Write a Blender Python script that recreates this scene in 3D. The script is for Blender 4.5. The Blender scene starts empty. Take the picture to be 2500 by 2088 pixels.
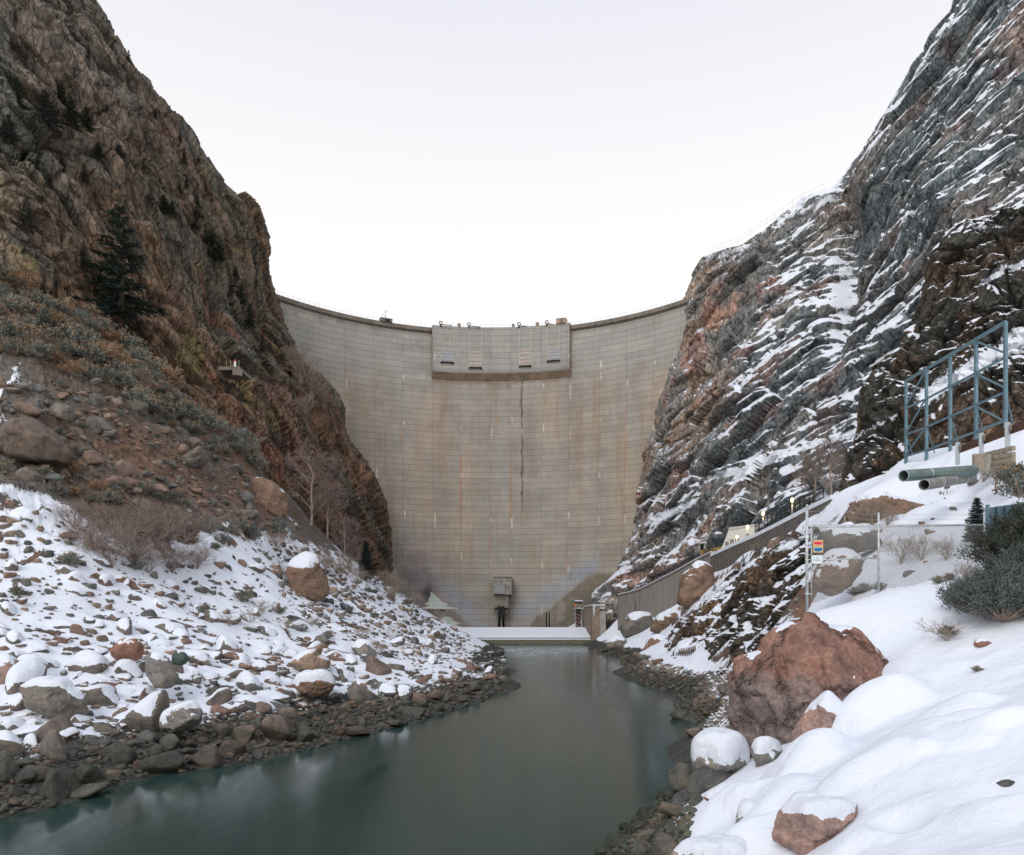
import bpy, bmesh, math, random
import numpy as np
from mathutils import Vector, Matrix
random.seed(7); rng = np.random.default_rng(7)
R = math.radians
scene = bpy.context.scene

# ------------------------------------------------------------------ camera
EYE, F, CX, HV = 8.0, 1800.0, 1250.0, 1500.0      # eye height, focal length / centre / horizon on a 2500 wide picture
cam = bpy.data.cameras.new("camera"); camo = bpy.data.objects.new("camera", cam)
scene.collection.objects.link(camo); scene.camera = camo
camo.location = (0, 0, EYE); camo.rotation_euler = (R(90), 0, 0)
cam.sensor_width = 36; cam.sensor_fit = 'HORIZONTAL'; cam.lens = F / 2500 * 36
cam.shift_y = (HV - 1044) / 2500; cam.clip_start = 0.1; cam.clip_end = 3000

# ------------------------------------------------------------------ sky, sun, exposure
SUN_EL, SUN_AZ = R(40), R(205)
w = bpy.data.worlds.new("World"); scene.world = w; w.use_nodes = True
nt = w.node_tree; nt.nodes.clear()
out = nt.nodes.new('ShaderNodeOutputWorld')
sky = nt.nodes.new('ShaderNodeTexSky'); sky.sky_type = 'NISHITA'; sky.sun_disc = False
sky.sun_elevation = SUN_EL; sky.sun_rotation = SUN_AZ; sky.altitude = 2200; sky.dust_density = 3
bg1 = nt.nodes.new('ShaderNodeBackground'); bg1.inputs[1].default_value = 0.05
nt.links.new(sky.outputs[0], bg1.inputs[0])
tc = nt.nodes.new('ShaderNodeTexCoord'); sx = nt.nodes.new('ShaderNodeSeparateXYZ')
nt.links.new(tc.outputs['Generated'], sx.inputs[0])
rp = nt.nodes.new('ShaderNodeValToRGB'); nt.links.new(sx.outputs[2], rp.inputs[0])
e = rp.color_ramp.elements
e[0].position = 0.0; e[0].color = (0.86, 0.80, 0.73, 1)
e[1].position = 1.0; e[1].color = (0.50, 0.55, 0.64, 1)
for p, c in ((0.30, (0.87, 0.82, 0.74)), (0.50, (0.79, 0.76, 0.71)), (0.65, (0.68, 0.665, 0.68)), (0.8, (0.50, 0.53, 0.62))):
    q = e.new(p); q.color = (*c, 1)
bg2 = nt.nodes.new('ShaderNodeBackground'); bg2.inputs[1].default_value = 1.0
nt.links.new(rp.outputs[0], bg2.inputs[0])
ad = nt.nodes.new('ShaderNodeAddShader')
nt.links.new(bg1.outputs[0], ad.inputs[0]); nt.links.new(bg2.outputs[0], ad.inputs[1])
nt.links.new(ad.outputs[0], out.inputs[0])
sl = bpy.data.lights.new("sun", 'SUN'); sl.energy = 1.3; sl.angle = R(28); sl.color = (1, 0.96, 0.90)
so = bpy.data.objects.new("sun", sl); scene.collection.objects.link(so)
so.rotation_euler = (-(R(90) - SUN_EL), 0, -SUN_AZ)       # soft light from high behind the viewer
scene.view_settings.view_transform = 'Standard'; scene.view_settings.look = 'None'
scene.view_settings.exposure = 0.22; scene.view_settings.gamma = 1

# ------------------------------------------------------------------ basic helpers
def at(u, v, Y): return np.array([(u - CX) / F * Y, Y, EYE + (HV - v) / F * Y])
def tag(o, label=None, cat=None, group=None, kind=None):
    if label: o['label'] = label
    if cat: o['category'] = cat
    if group: o['group'] = group
    if kind: o['kind'] = kind
    return o
def link(o, parent=None):
    scene.collection.objects.link(o)
    if parent is not None: o.parent = parent
    return o
def empty(name, loc, rz=0):
    o = bpy.data.objects.new(name, None); o.location = loc; o.rotation_euler = (0, 0, rz); o.empty_display_size = .3
    return link(o)
def npmesh(name, V, Fc, mat, smooth=True):
    """V (n,3); Fc list of arrays (k,3)/(k,4)"""
    me = bpy.data.meshes.new(name)
    if not isinstance(Fc, list): Fc = [Fc]
    Fc = [np.asarray(f, dtype=np.int32) for f in Fc if len(f)]
    V = np.asarray(V, dtype=np.float32)
    me.vertices.add(len(V)); me.vertices.foreach_set('co', V.ravel())
    nl = sum(f.size for f in Fc); nf = sum(len(f) for f in Fc)
    me.loops.add(nl); me.polygons.add(nf)
    me.loops.foreach_set('vertex_index', np.concatenate([f.ravel() for f in Fc]))
    tot = np.concatenate([np.full(len(f), f.shape[1], dtype=np.int32) for f in Fc])
    st = np.concatenate([[0], np.cumsum(tot)[:-1]]).astype(np.int32)
    me.polygons.foreach_set('loop_start', st)
    me.polygons.foreach_set('use_smooth', np.full(nf, smooth))
    me.update(calc_edges=True); me.validate()
    if mat: me.materials.append(mat)
    return me
def setcol(me, name, arr):
    a = me.attributes.new(name, 'FLOAT_COLOR', 'POINT')
    c = np.ones((len(arr), 4), dtype=np.float32); c[:, :3] = arr; a.data.foreach_set('color', c.ravel())
def setflt(me, name, arr):
    a = me.attributes.new(name, 'FLOAT', 'POINT'); a.data.foreach_set('value', np.asarray(arr, dtype=np.float32).ravel())
def obj(name, me, parent=None, loc=None):
    o = bpy.data.objects.new(name, me)
    if loc is not None: o.location = loc
    return link(o, parent)
def gridfaces(nr, nc, flip=False):
    i = np.arange(nr * nc).reshape(nr, nc)
    f = np.stack([i[:-1, :-1], i[:-1, 1:], i[1:, 1:], i[1:, :-1]], -1).reshape(-1, 4)
    return f[:, ::-1] if flip else f
class MB:
    """collects boxes, bars and tubes into one mesh"""
    def __init__(s): s.v = []; s.q = []; s.t = []; s.n = 0
    def add(s, V, Q=(), T=()):
        V = np.asarray(V, float); s.v.append(V)
        if len(Q): s.q.append(np.asarray(Q) + s.n)
        if len(T): s.t.append(np.asarray(T) + s.n)
        s.n += len(V)
    def box(s, c, d, rz=0):
        d = np.asarray(d, float) / 2
        V = np.array([[x, y, z] for x in (-1, 1) for y in (-1, 1) for z in (-1, 1)]) * d
        cs, sn = math.cos(rz), math.sin(rz)
        V = np.stack([V[:, 0] * cs - V[:, 1] * sn, V[:, 0] * sn + V[:, 1] * cs, V[:, 2]], -1) + np.asarray(c)
        s.add(V, [[0, 1, 3, 2], [4, 6, 7, 5], [0, 4, 5, 1], [2, 3, 7, 6], [0, 2, 6, 4], [1, 5, 7, 3]])
    def bar(s, a, b, wd, ht=None):
        a = np.asarray(a, float); b = np.asarray(b, float); ht = ht or wd
        d = b - a; d /= np.linalg.norm(d)
        up = np.array([0, 0, 1.]) if abs(d[2]) < .95 else np.array([0, 1., 0])
        sd = np.cross(d, up); sd /= np.linalg.norm(sd); up = np.cross(sd, d)
        V = [p + sx_ * sd * wd / 2 + uy * up * ht / 2 for p in (a, b) for sx_, uy in ((-1, -1), (1, -1), (1, 1), (-1, 1))]
        s.add(V, [[0, 1, 5, 4], [1, 2, 6, 5], [2, 3, 7, 6], [3, 0, 4, 7], [3, 2, 1, 0], [4, 5, 6, 7]])
    def tube(s, pts, rad, k=8, cap=True):
        pts = np.asarray(pts, float); n = len(pts)
        rad = np.full(n, rad) if np.isscalar(rad) else np.asarray(rad)
        V = []
        for i in range(n):
            d = pts[min(i + 1, n - 1)] - pts[max(i - 1, 0)]; d = d / (np.linalg.norm(d) + 1e-9)
            up = np.array([0, 0, 1.]) if abs(d[2]) < .9 else np.array([0, 1., 0])
            a = np.cross(d, up); a /= np.linalg.norm(a); b = np.cross(a, d)
            for j in range(k):
                t = 2 * math.pi * j / k; V.append(pts[i] + rad[i] * (math.cos(t) * a + math.sin(t) * b))
        Q = [[i * k + j, i * k + (j + 1) % k, (i + 1) * k + (j + 1) % k, (i + 1) * k + j] for i in range(n - 1) for j in range(k)]
        T = []
        if cap and k > 2:
            T = [[0, j + 1, j] for j in range(1, k - 1)] + [[(n - 1) * k, (n - 1) * k + j, (n - 1) * k + j + 1] for j in range(1, k - 1)]
        s.add(V, Q, T)
    def build(s, name, mat, parent=None, smooth=False, loc=None):
        fs = []
        if s.q: fs.append(np.concatenate(s.q))
        if s.t: fs.append(np.concatenate(s.t))
        V = np.concatenate(s.v)
        return obj(name, npmesh(name, V, fs, mat, smooth), parent, loc)

# ------------------------------------------------------------------ numpy noise
def _h(ix, iy, iz, seed):
    with np.errstate(over='ignore'):
        h = (ix.astype(np.uint32) * np.uint32(374761393) + iy.astype(np.uint32) * np.uint32(668265263)
             + iz.astype(np.uint32) * np.uint32(2147483647 - 61) + np.uint32(seed * 144665 + 13))
        h = (h ^ (h >> np.uint32(13))) * np.uint32(1274126177); h ^= h >> np.uint32(16)
        h = h * np.uint32(2246822519); h ^= h >> np.uint32(13)
    return h.astype(np.float64) / 4294967295.0
def vnoise(p, seed=0):
    p = np.asarray(p, float); i = np.floor(p).astype(np.int64); f = p - i; f = f * f * f * (f * (f * 6 - 15) + 10)
    r = 0
    for a in (0, 1):
        wa = f[..., 0] if a else 1 - f[..., 0]
        for b in (0, 1):
            wb = f[..., 1] if b else 1 - f[..., 1]
            for c in (0, 1):
                wc = f[..., 2] if c else 1 - f[..., 2]
                r = r + wa * wb * wc * _h(i[..., 0] + a, i[..., 1] + b, i[..., 2] + c, seed)
    return r * 2 - 1
def fbm(p, seed=0, o=4, g=.5):
    s = 0; a = 1; t = 0
    for k in range(o): s = s + a * vnoise(np.asarray(p) * 2 ** k + k * 17.3, seed + k); t += a; a *= g
    return s / t
def ridged(p, seed=0, o=4):
    s = 0; a = 1; t = 0
    for k in range(o): s = s + a * (1 - np.abs(vnoise(np.asarray(p) * 2 ** k + k * 9.1, seed + k)) * 2); t += a; a *= .5
    return s / t
def facet(p, seed=0, amp=1., tilt=1.):
    """broken-rock relief: every cell is its own tilted plane"""
    i = np.floor(p).astype(np.int64); best = np.full(p.shape[:-1], 1e9); b2 = best.copy(); val = np.zeros(p.shape[:-1])
    for a in (-1, 0, 1):
        for b in (-1, 0, 1):
            for c in (-1, 0, 1):
                x, y, z = i[..., 0] + a, i[..., 1] + b, i[..., 2] + c
                cx = x + _h(x, y, z, seed); cy = y + _h(x, y, z, seed + 1); cz = z + _h(x, y, z, seed + 2)
                dx, dy, dz = p[..., 0] - cx, p[..., 1] - cy, p[..., 2] - cz
                d = dx * dx + dy * dy + dz * dz
                r1, r2, r3, r4 = (_h(x, y, z, seed + 3 + k) - .5 for k in range(4))
                v = r1 * amp + (r2 * dx + r3 * dy + r4 * dz) * 2 * tilt
                m = d < best
                b2 = np.where(m, best, np.minimum(b2, d)); best = np.where(m, d, best); val = np.where(m, v, val)
    return val, np.sqrt(b2) - np.sqrt(best)
def sstep(x, a, b):
    t = np.clip((x - a) / (b - a), 0, 1); return t * t * (3 - 2 * t)
class RBF:
    def __init__(s, P, z, scale, lin=True):
        s.P = np.asarray(P, float) / scale; s.sc = scale; n = len(s.P)
        A = s.k(np.linalg.norm(s.P[:, None] - s.P[None], axis=-1)) + np.eye(n) * 1e-3
        Q = np.hstack([np.ones((n, 1)), s.P]); m = Q.shape[1]
        M = np.block([[A, Q], [Q.T, np.zeros((m, m))]])
        s.w = np.linalg.solve(M, np.concatenate([z, np.zeros(m)]))
    def k(s, r): return r                       # linear kernel: no overshoot
    def __call__(s, X):
        X = np.asarray(X, float) / s.sc; sh = X.shape[:-1]; X = X.reshape(-1, X.shape[-1]); n = len(s.P)
        o = np.empty(len(X))
        for a in range(0, len(X), 100000):
            x = X[a:a + 100000]
            o[a:a + 100000] = s.k(np.sqrt(((x[:, None] - s.P[None]) ** 2).sum(-1) + 1e-4)) @ s.w[:n] + s.w[n] + x @ s.w[n + 1:]
        return o.reshape(sh)

# ------------------------------------------------------------------ materials
def newmat(name):
    m = bpy.data.materials.new(name); m.use_nodes = True; n = m.node_tree; b = n.nodes['Principled BSDF']
    b.inputs['Specular IOR Level'].default_value = .3
    return m, n, b
def N(n, t, **k):
    x = n.nodes.new(t)
    for a, v in k.items(): setattr(x, a, v)
    return x
def noise_node(n, scale, detail=6, rough=.6, coord=None, dist=0):
    x = N(n, 'ShaderNodeTexNoise'); x.inputs['Scale'].default_value = scale; x.inputs['Detail'].default_value = detail
    x.inputs['Roughness'].default_value = rough; x.inputs['Distortion'].default_value = dist
    if coord is not None: n.links.new(coord, x.inputs['Vector'])
    return x
def ramp(n, fac, stops, interp='LINEAR'):
    r = N(n, 'ShaderNodeValToRGB'); r.color_ramp.interpolation = interp; e = r.color_ramp.elements
    while len(e) < len(stops): e.new(.5)
    for q, (p, c) in zip(e, stops): q.position = p; q.color = (*c, 1) if len(c) == 3 else c
    n.links.new(fac, r.inputs[0]); return r.outputs[0]
def mixc(n, fac, a, b, mode='MIX'):
    m = N(n, 'ShaderNodeMix', data_type='RGBA', blend_type=mode)
    for s, v in ((m.inputs[0], fac), (m.inputs[6], a), (m.inputs[7], b)):
        if isinstance(v, (int, float)): s.default_value = v
        elif isinstance(v, tuple): s.default_value = (*v, 1)
        else: n.links.new(v, s)
    return m.outputs[2]
def mth(n, op, a, b=0.0, c=None, clamp=False):
    m = N(n, 'ShaderNodeMath', operation=op, use_clamp=clamp)
    for s, v in zip(m.inputs, (a, b) if c is None else (a, b, c)):
        if isinstance(v, (int, float)): s.default_value = v
        else: n.links.new(v, s)
    return m.outputs[0]
def bump(n, b, h, strength, dist, prev=None):
    x = N(n, 'ShaderNodeBump'); x.inputs['Strength'].default_value = strength; x.inputs['Distance'].default_value = dist
    n.links.new(h, x.inputs['Height'])
    if prev is not None: n.links.new(prev, x.inputs['Normal'])
    if b is not None: n.links.new(x.outputs[0], b.inputs['Normal'])
    return x.outputs[0]
SNOW = (0.70, 0.73, 0.79)
def simple(name, col, rough=.8, metal=0, nscale=0, namt=.25, bmp=0):
    m, n, b = newmat(name); b.inputs['Roughness'].default_value = rough; b.inputs['Metallic'].default_value = metal
    b.inputs['Base Color'].default_value = (*col, 1)
    if nscale:
        g = N(n, 'ShaderNodeNewGeometry'); x = noise_node(n, nscale, 6, .65, g.outputs['Position'])
        lo = tuple(c * (1 - namt) for c in col); hi = tuple(min(1, c * (1 + namt)) for c in col)
        n.links.new(ramp(n, x.outputs[0], [(.3, lo), (.7, hi)]), b.inputs['Base Color'])
        if bmp: bump(n, b, x.outputs[0], .6, bmp)
    return m
def snowmat():
    m, n, b = newmat('snow'); b.inputs['Base Color'].default_value = (*SNOW, 1); b.inputs['Roughness'].default_value = .7
    b.inputs['Specular IOR Level'].default_value = .15
    g = N(n, 'ShaderNodeNewGeometry'); x = noise_node(n, 2.6, 10, .68, g.outputs['Position']); x9 = noise_node(n, .9, 3, .5, g.outputs['Position']); bump(n, b, mth(n, 'ADD', x.outputs[0], mth(n, 'MULTIPLY', x9.outputs[0], 1.5)), .9, .12)
    return m
def terrain_mat(name, fine=4.0, bscale=.6, bdist=.5, streak=None, cracks=0, snowbump=False):
    """rock/soil from attribute 'col', snow where attribute 'snow' (broken up by noise) passes a threshold"""
    m, n, b = newmat(name)
    g = N(n, 'ShaderNodeNewGeometry'); pos = g.outputs['Position']
    if streak is not None:
        mp = N(n, 'ShaderNodeMapping'); mp.inputs['Rotation'].default_value = streak[0]; mp.inputs['Scale'].default_value = streak[1]
        n.links.new(pos, mp.inputs[0]); spos = mp.outputs[0]
    else: spos = pos
    a = N(n, 'ShaderNodeAttribute', attribute_name='col'); s = N(n, 'ShaderNodeAttribute', attribute_name='snow')
    n1 = noise_node(n, bscale, 10, .62, spos, .4); n2 = noise_node(n, fine, 6, .65, spos)
    t = ramp(n, n1.outputs[0], [(.32, (.60, .60, .62)), (.5, (1., 1., 1.)), (.68, (1.5, 1.42, 1.35))])
    c = mixc(n, 1.0, a.outputs[0], t, 'MULTIPLY')
    t2 = ramp(n, n2.outputs[0], [(.35, (.68, .68, .68)), (.62, (1.3, 1.3, 1.3))])
    c = mixc(n, .8, c, t2, 'MULTIPLY')
    ck = None
    if cracks:
        wv = N(n, 'ShaderNodeVectorMath', operation='MULTIPLY_ADD'); n.links.new(n1.outputs['Color'], wv.inputs[0]); wv.inputs[1].default_value = (2.2,) * 3; n.links.new(spos, wv.inputs[2])
        for sc_, wd_, dk_ in ((cracks, 26., .6), (cracks * 3.1, 10., .35)):
            cv = N(n, 'ShaderNodeTexVoronoi', feature='DISTANCE_TO_EDGE'); cv.inputs['Scale'].default_value = sc_; n.links.new(wv.outputs[0], cv.inputs['Vector'])
            k_ = mth(n, 'MULTIPLY', cv.outputs['Distance'], wd_, clamp=True); ck = k_ if ck is None else mth(n, 'MULTIPLY', ck, mth(n, 'ADD', .5, mth(n, 'MULTIPLY', k_, .5)))
            c = mixc(n, mth(n, 'MULTIPLY', mth(n, 'SUBTRACT', 1.0, k_), dk_), c, (.022, .022, .02))
    f = mth(n, 'ADD', s.outputs['Fac'], mth(n, 'MULTIPLY', mth(n, 'SUBTRACT', n2.outputs[0], .5), 1.0))
    f = mth(n, 'ADD', f, mth(n, 'MULTIPLY', mth(n, 'SUBTRACT', n1.outputs[0], .5), .5))
    f = mth(n, 'MULTIPLY', mth(n, 'SUBTRACT', f, .44), 9.0, clamp=True)
    c = mixc(n, f, c, SNOW)
    n.links.new(c, b.inputs['Base Color']); b.inputs['Roughness'].default_value = .85
    b.inputs['Specular IOR Level'].default_value = .2
    inv = mth(n, 'SUBTRACT', 1.0, mth(n, 'MULTIPLY', f, .85))
    vo = N(n, 'ShaderNodeTexVoronoi', feature='F1'); vo.inputs['Scale'].default_value = bscale * 1.7; n.links.new(spos, vo.inputs['Vector'])
    hh = mth(n, 'ADD', n1.outputs[0], mth(n, 'MULTIPLY', vo.outputs['Distance'], .5))
    hh = mth(n, 'ADD', hh, mth(n, 'MULTIPLY', n2.outputs[0], .25))
    if ck is not None: hh = mth(n, 'ADD', hh, mth(n, 'MULTIPLY', ck, .45))
    hh = mth(n, 'MULTIPLY', hh, inv)
    nb_ = bump(n, b, hh, 1.0, bdist)
    if snowbump:                                                                        # wind crust and grain on the snow
        s1_ = noise_node(n, 1.6, 4, .55, pos, .8); s2_ = noise_node(n, 11., 6, .7, pos)
        bump(n, b, mth(n, 'MULTIPLY', mth(n, 'ADD', mth(n, 'MULTIPLY', s1_.outputs[0], 1.6), mth(n, 'MULTIPLY', s2_.outputs[0], .25)), f), .8, .06, nb_)
    return m
def rock_mat(name, stops=None, attr=None, scale=3.0, bd=.08, snowy=False):
    m, n, b = newmat(name); g = N(n, 'ShaderNodeNewGeometry'); pos = g.outputs['Position']
    if attr: base = N(n, 'ShaderNodeAttribute', attribute_name=attr).outputs[0]
    else:
        oi = N(n, 'ShaderNodeObjectInfo'); base = ramp(n, oi.outputs['Random'], stops)
    n1 = noise_node(n, scale * .5, 8, .65, pos, .5); n2 = noise_node(n, scale * 5, 5, .7, pos)
    c = mixc(n, 1.0, base, ramp(n, n1.outputs[0], [(.3, (.5, .52, .55)), (.5, (1, 1, 1)), (.7, (1.45, 1.3, 1.15))]), 'MULTIPLY')
    c = mixc(n, .7, c, ramp(n, n2.outputs[0], [(.35, (.6, .6, .6)), (.62, (1.4, 1.4, 1.4))]), 'MULTIPLY')
    sp = N(n, 'ShaderNodeSeparateXYZ'); n.links.new(pos, sp.inputs[0])
    zz = mth(n, 'ADD', sp.outputs[2], mth(n, 'MULTIPLY', n1.outputs[0], .9))
    wet = mth(n, 'MULTIPLY', mth(n, 'SUBTRACT', 2.1, zz), 1.2, clamp=True)         # damp, algae-stained rock just above the water
    c = mixc(n, wet, c, mixc(n, 1.0, c, (.40, .43, .38), 'MULTIPLY'))
    if snowy:                                                                           # thin snow on the upper faces of stones lying above the water line
        sn_ = N(n, 'ShaderNodeAttribute', attribute_name='snowy'); sg = N(n, 'ShaderNodeSeparateXYZ'); n.links.new(g.outputs['Normal'], sg.inputs[0])
        f = mth(n, 'ADD', sg.outputs[2], mth(n, 'MULTIPLY', mth(n, 'SUBTRACT', n1.outputs[0], .5), 1.2)); f = mth(n, 'MULTIPLY', mth(n, 'SUBTRACT', f, .72), 6.0, clamp=True)
        c = mixc(n, mth(n, 'MULTIPLY', f, sn_.outputs['Fac']), c, SNOW)
    n.links.new(c, b.inputs['Base Color']); b.inputs['Roughness'].default_value = .8
    n.links.new(mth(n, 'SUBTRACT', .85, mth(n, 'MULTIPLY', wet, .3)), b.inputs['Roughness'])
    cr = N(n, 'ShaderNodeTexVoronoi', feature='DISTANCE_TO_EDGE'); cr.inputs['Scale'].default_value = scale * .45
    wv = N(n, 'ShaderNodeMix', data_type='VECTOR'); wv.inputs[0].default_value = .35
    n.links.new(pos, wv.inputs[4]); n.links.new(n1.outputs['Color'], wv.inputs[5]); n.links.new(wv.outputs[1], cr.inputs['Vector'])
    ck = mth(n, 'MULTIPLY', cr.outputs['Distance'], 14.0, clamp=True)
    hh = mth(n, 'ADD', mth(n, 'MULTIPLY', n1.outputs[0], 1.2), mth(n, 'MULTIPLY', n2.outputs[0], .35))
    hh = mth(n, 'ADD', hh, mth(n, 'MULTIPLY', ck, .25))
    bump(n, b, hh, 1.0, bd)
    return m
M = {}
M['snow'] = snowmat(); M['wire'] = simple('dull_fence_wire', (.24, .235, .225), .6, .2)
M['ground'] = terrain_mat('ground_soil_snow', 5.0, 1.1, .12, snowbump=True)
M['cliff_l'] = terrain_mat('cliff_brown', 1.6, .30, .55, ((R(-20), R(50), 0), (1, 1, .45)), .33)
M['cliff_r'] = terrain_mat('cliff_right', 1.3, .32, .5, ((0, R(-55), 0), (1, 1, .4)), .33)
M['outcrop'] = terrain_mat('outcrop_brown', 3.0, .8, .3, None, .7)
M['spur'] = terrain_mat('cliff_near_brown', 2.2, .5, .4, None, .5)
M['rock'] = rock_mat('rock_mixed', [(0, (.135, .125, .112)), (.3, (.165, .138, .115)), (.5, (.11, .11, .105)), (.7, (.175, .13, .105)), (.88, (.22, .135, .108)), (1, (.10, .113, .108))])
M['rubble'] = rock_mat('rock_rubble', attr='col', snowy=True)
M['conc'] = simple('concrete', (.30, .28, .25), .85, 0, .8, .3, .02)
M['concd'] = simple('concrete_dark', (.19, .165, .14), .9, 0, .6, .35, .02)
M['conct'] = simple('concrete_tan', (.42, .30, .22), .85, 0, 1.0, .15)
M['concw'] = simple('concrete_pale', (.52, .49, .42), .8, 0, .7, .12)
M['galv'] = simple('galvanised_steel', (.42, .46, .48), .45, .6, 3, .2)
M['galvd'] = simple('weathered_blue_steel', (.13, .21, .25), .6, .3, 2, .25)
M['black'] = simple('black_steel', (.012, .014, .015), .5, .3)
M['wood'] = simple('timber', (.26, .22, .17), .85, 0, 4, .3)
M['rust'] = simple('rusty_steel', (.10, .05, .035), .8, .2, 3, .4)
M['yellow'] = simple('yellow_paint', (.65, .38, .05), .6)
M['white'] = simple('white_paint', (.75, .75, .73), .6)
M['orange'] = simple('orange_paint', (.8, .22, .03), .6)
M['red'] = simple('red_paint', (.6, .03, .05), .6)
M['bark'] = simple('bark', (.07, .055, .045), .95, 0, 8, .3)
M['twig'] = simple('twig_brown', (.25, .195, .165), .9, 0, 1.5, .4)
M['twigp'] = simple('twig_pale', (.30, .24, .19), .9, 0, 1.5, .3)
def leafmat(name, a, bc, tr=0):
    m, n, b = newmat(name); g = N(n, 'ShaderNodeNewGeometry')
    x = noise_node(n, 1.7, 3, .6, g.outputs['Position']); oi = N(n, 'ShaderNodeObjectInfo')
    f = mth(n, 'ADD', mth(n, 'MULTIPLY', x.outputs[0], .9), mth(n, 'MULTIPLY', oi.outputs['Random'], .3))
    n.links.new(ramp(n, f, [(.35, a), (.85, bc)]), b.inputs['Base Color']); b.inputs['Roughness'].default_value = .85
    return m
M['needle'] = leafmat('conifer_needles', (.016, .028, .023), (.042, .062, .048))
M['sage'] = leafmat('sage_leaves', (.09, .12, .11), (.20, .23, .20))
M['sageg'] = leafmat('sage_leaves_near', (.06, .08, .075), (.14, .16, .15))
M['sagebrown'] = leafmat('dry_sage_tips', (.20, .115, .065), (.36, .24, .15))
M['darkbush'] = leafmat('dark_bush_leaves', (.02, .03, .028), (.05, .06, .045))
# ------------------------------------------------------------------ ground: both banks and the river bed, one sheet
G = []     # (u, v, Y) seen points
for u, Y in [(0, 28.8), (143, 30.8), (287, 34.4), (397, 36.9), (525, 38.3), (669, 40.9), (812, 45.3), (920, 49.7), (1024, 55), (1190, 69),
             (1258, 89), (1266, 105), (1240, 137), (1200, 185), (1195, 215)]:
    G.append(at(u, HV + EYE * F / Y, Y))
LW = [(u, HV + EYE * F / Y) for u, Y in [(0, 28.8), (143, 30.8), (287, 34.4), (397, 36.9), (525, 38.3), (669, 40.9), (812, 45.3), (920, 49.7), (1024, 55), (1190, 69), (1258, 89)]]
for u, Y in [(1470, 24.5), (1600, 30), (1690, 36), (1740, 53), (1683, 76), (1540, 131), (1450, 180), (1447, 215)]:
    G.append(at(u, HV + EYE * F / Y, Y))
for p in [(0, 1842, 34), (250, 1800, 41), (470, 1775, 46), (720, 1735, 54), (1000, 1690, 63), (1185, 1645, 82),
          (0, 1600, 50), (0, 1400, 62), (0, 1200, 75), (0, 1000, 86), (0, 700, 100), (200, 1500, 62), (200, 1350, 72), (300, 1100, 95), (300, 880, 108),
          (400, 1650, 52), (450, 1450, 80), (600, 1250, 110), (560, 1050, 125), (700, 1400, 110), (800, 1380, 140), (700, 1600, 70), (900, 1550, 95),
          (950, 1450, 150), (1050, 1500, 165), (1120, 1560, 150), (920, 1425, 195), (1050, 1508, 215), (700, 1200, 145), (-300, 1500, 60), (-300, 1000, 90), (-300, 1900, 35),
          # right bank, near
          (1750, 2088, 13), (1700, 2000, 17), (1700, 1930, 21), (2100, 2088, 10), (2500, 2088, 8), (2500, 1800, 12), (2200, 1800, 14), (2000, 1900, 15),
          (2350, 1700, 18), (2250, 1600, 22), (2100, 1520, 25.5), (1970, 1487, 28), (2300, 1410, 29), (2500, 1350, 28), (2500, 1500, 22), (2700, 1500, 20),
          (2145, 1443, 28), (2400, 1387, 28), (1800, 1870, 25), (1830, 1950, 18),
          # slope behind the gate, up to the road
          (2100, 1400, 40), (2100, 1300, 50), (2100, 1200, 60), (2250, 1200, 55), (2400, 1250, 45), (1960, 1330, 80), (1850, 1400, 95), (1760, 1480, 105),
          (1700, 1560, 112), (1620, 1580, 135), (1900, 1480, 72), (1830, 1560, 70), (1780, 1650, 64), (1960, 1500, 45), (1790, 1760, 50), (1800, 1830, 36),
          (1508, 1562, 180), (1600, 1523, 160), (1660, 1478, 146), (1700, 1435, 137), (1735, 1397, 129), (1800, 1352, 117), (1850, 1322, 111), (1960, 1262, 95),
          (2050, 1202, 85), (2212, 1112, 72), (2320, 1098, 64), (2455, 1050, 55), (2520, 1040, 50), (1465, 1560, 195)]:
    G.append(at(*p))
G += [np.array(p, float) for p in [(0, 2, 6.2), (3, 1, 6.3), (8, 2, 6.4), (-4, 3, 4.5), (0, 5, 3.8), (0, 9, 1.6), (1, 14, .6), (0, 19, -.9), (-5, 8, .3), (-6, 14, -1.0), (-14, 16, -1.3), (-12, 24, -1.5),
      (-30, 18, -.8), (-30, 5, -1), (0, 32, -1.8), (-3, 45, -1.9), (2, 60, -2), (8, 60, -1.8), (10, 90, -2), (8, 120, -2), (9, 160, -2), (9, 200, -2), (10, 260, -2), (14, 3, 6.8), (3.4, 11.5, 3.3),
      (-35, 250, 9), (-60, 220, 28), (40, 260, 20), (60, 150, 30), (45, 90, 24), (50, 60, 24), (30, 30, 14), (-90, 150, 60), (60, 20, 22)]]
G = np.array(G)
# ground right behind the road line falls a little, so the road bench carries the view there
extra = []
for u, v, Y in [(1508, 1500, 192), (1600, 1450, 172), (1735, 1375, 142), (1850, 1316, 122), (1960, 1262, 106), (2060, 1202, 97), (2212, 1122, 84), (2330, 1108, 76)]:
    p = at(u, v, Y); p[2] -= 1.0; extra.append(p)
G = np.vstack([G, extra])
ground_rbf = RBF(G[:, :2], G[:, 2], 40.0)

def dom(x, y, cx, cy, rx, ry, h, a=0.0):
    c, s = math.cos(a), math.sin(a); X = (x - cx) * c + (y - cy) * s; Yy = -(x - cx) * s + (y - cy) * c
    w_ = vnoise(np.stack([x, y, 0 * x], -1) * 1.1 + cx, 7); w2_ = vnoise(np.stack([x, y, 0 * x], -1) * 1.3 + cy, 8)
    r2 = ((X + .3 * w_) / rx) ** 2 + ((Yy + .3 * w2_) / ry) ** 2
    return h * np.where(r2 < 1.3, (1 - np.clip(r2 / 1.3, 0, 1)) ** 1.25, 0)
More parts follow.
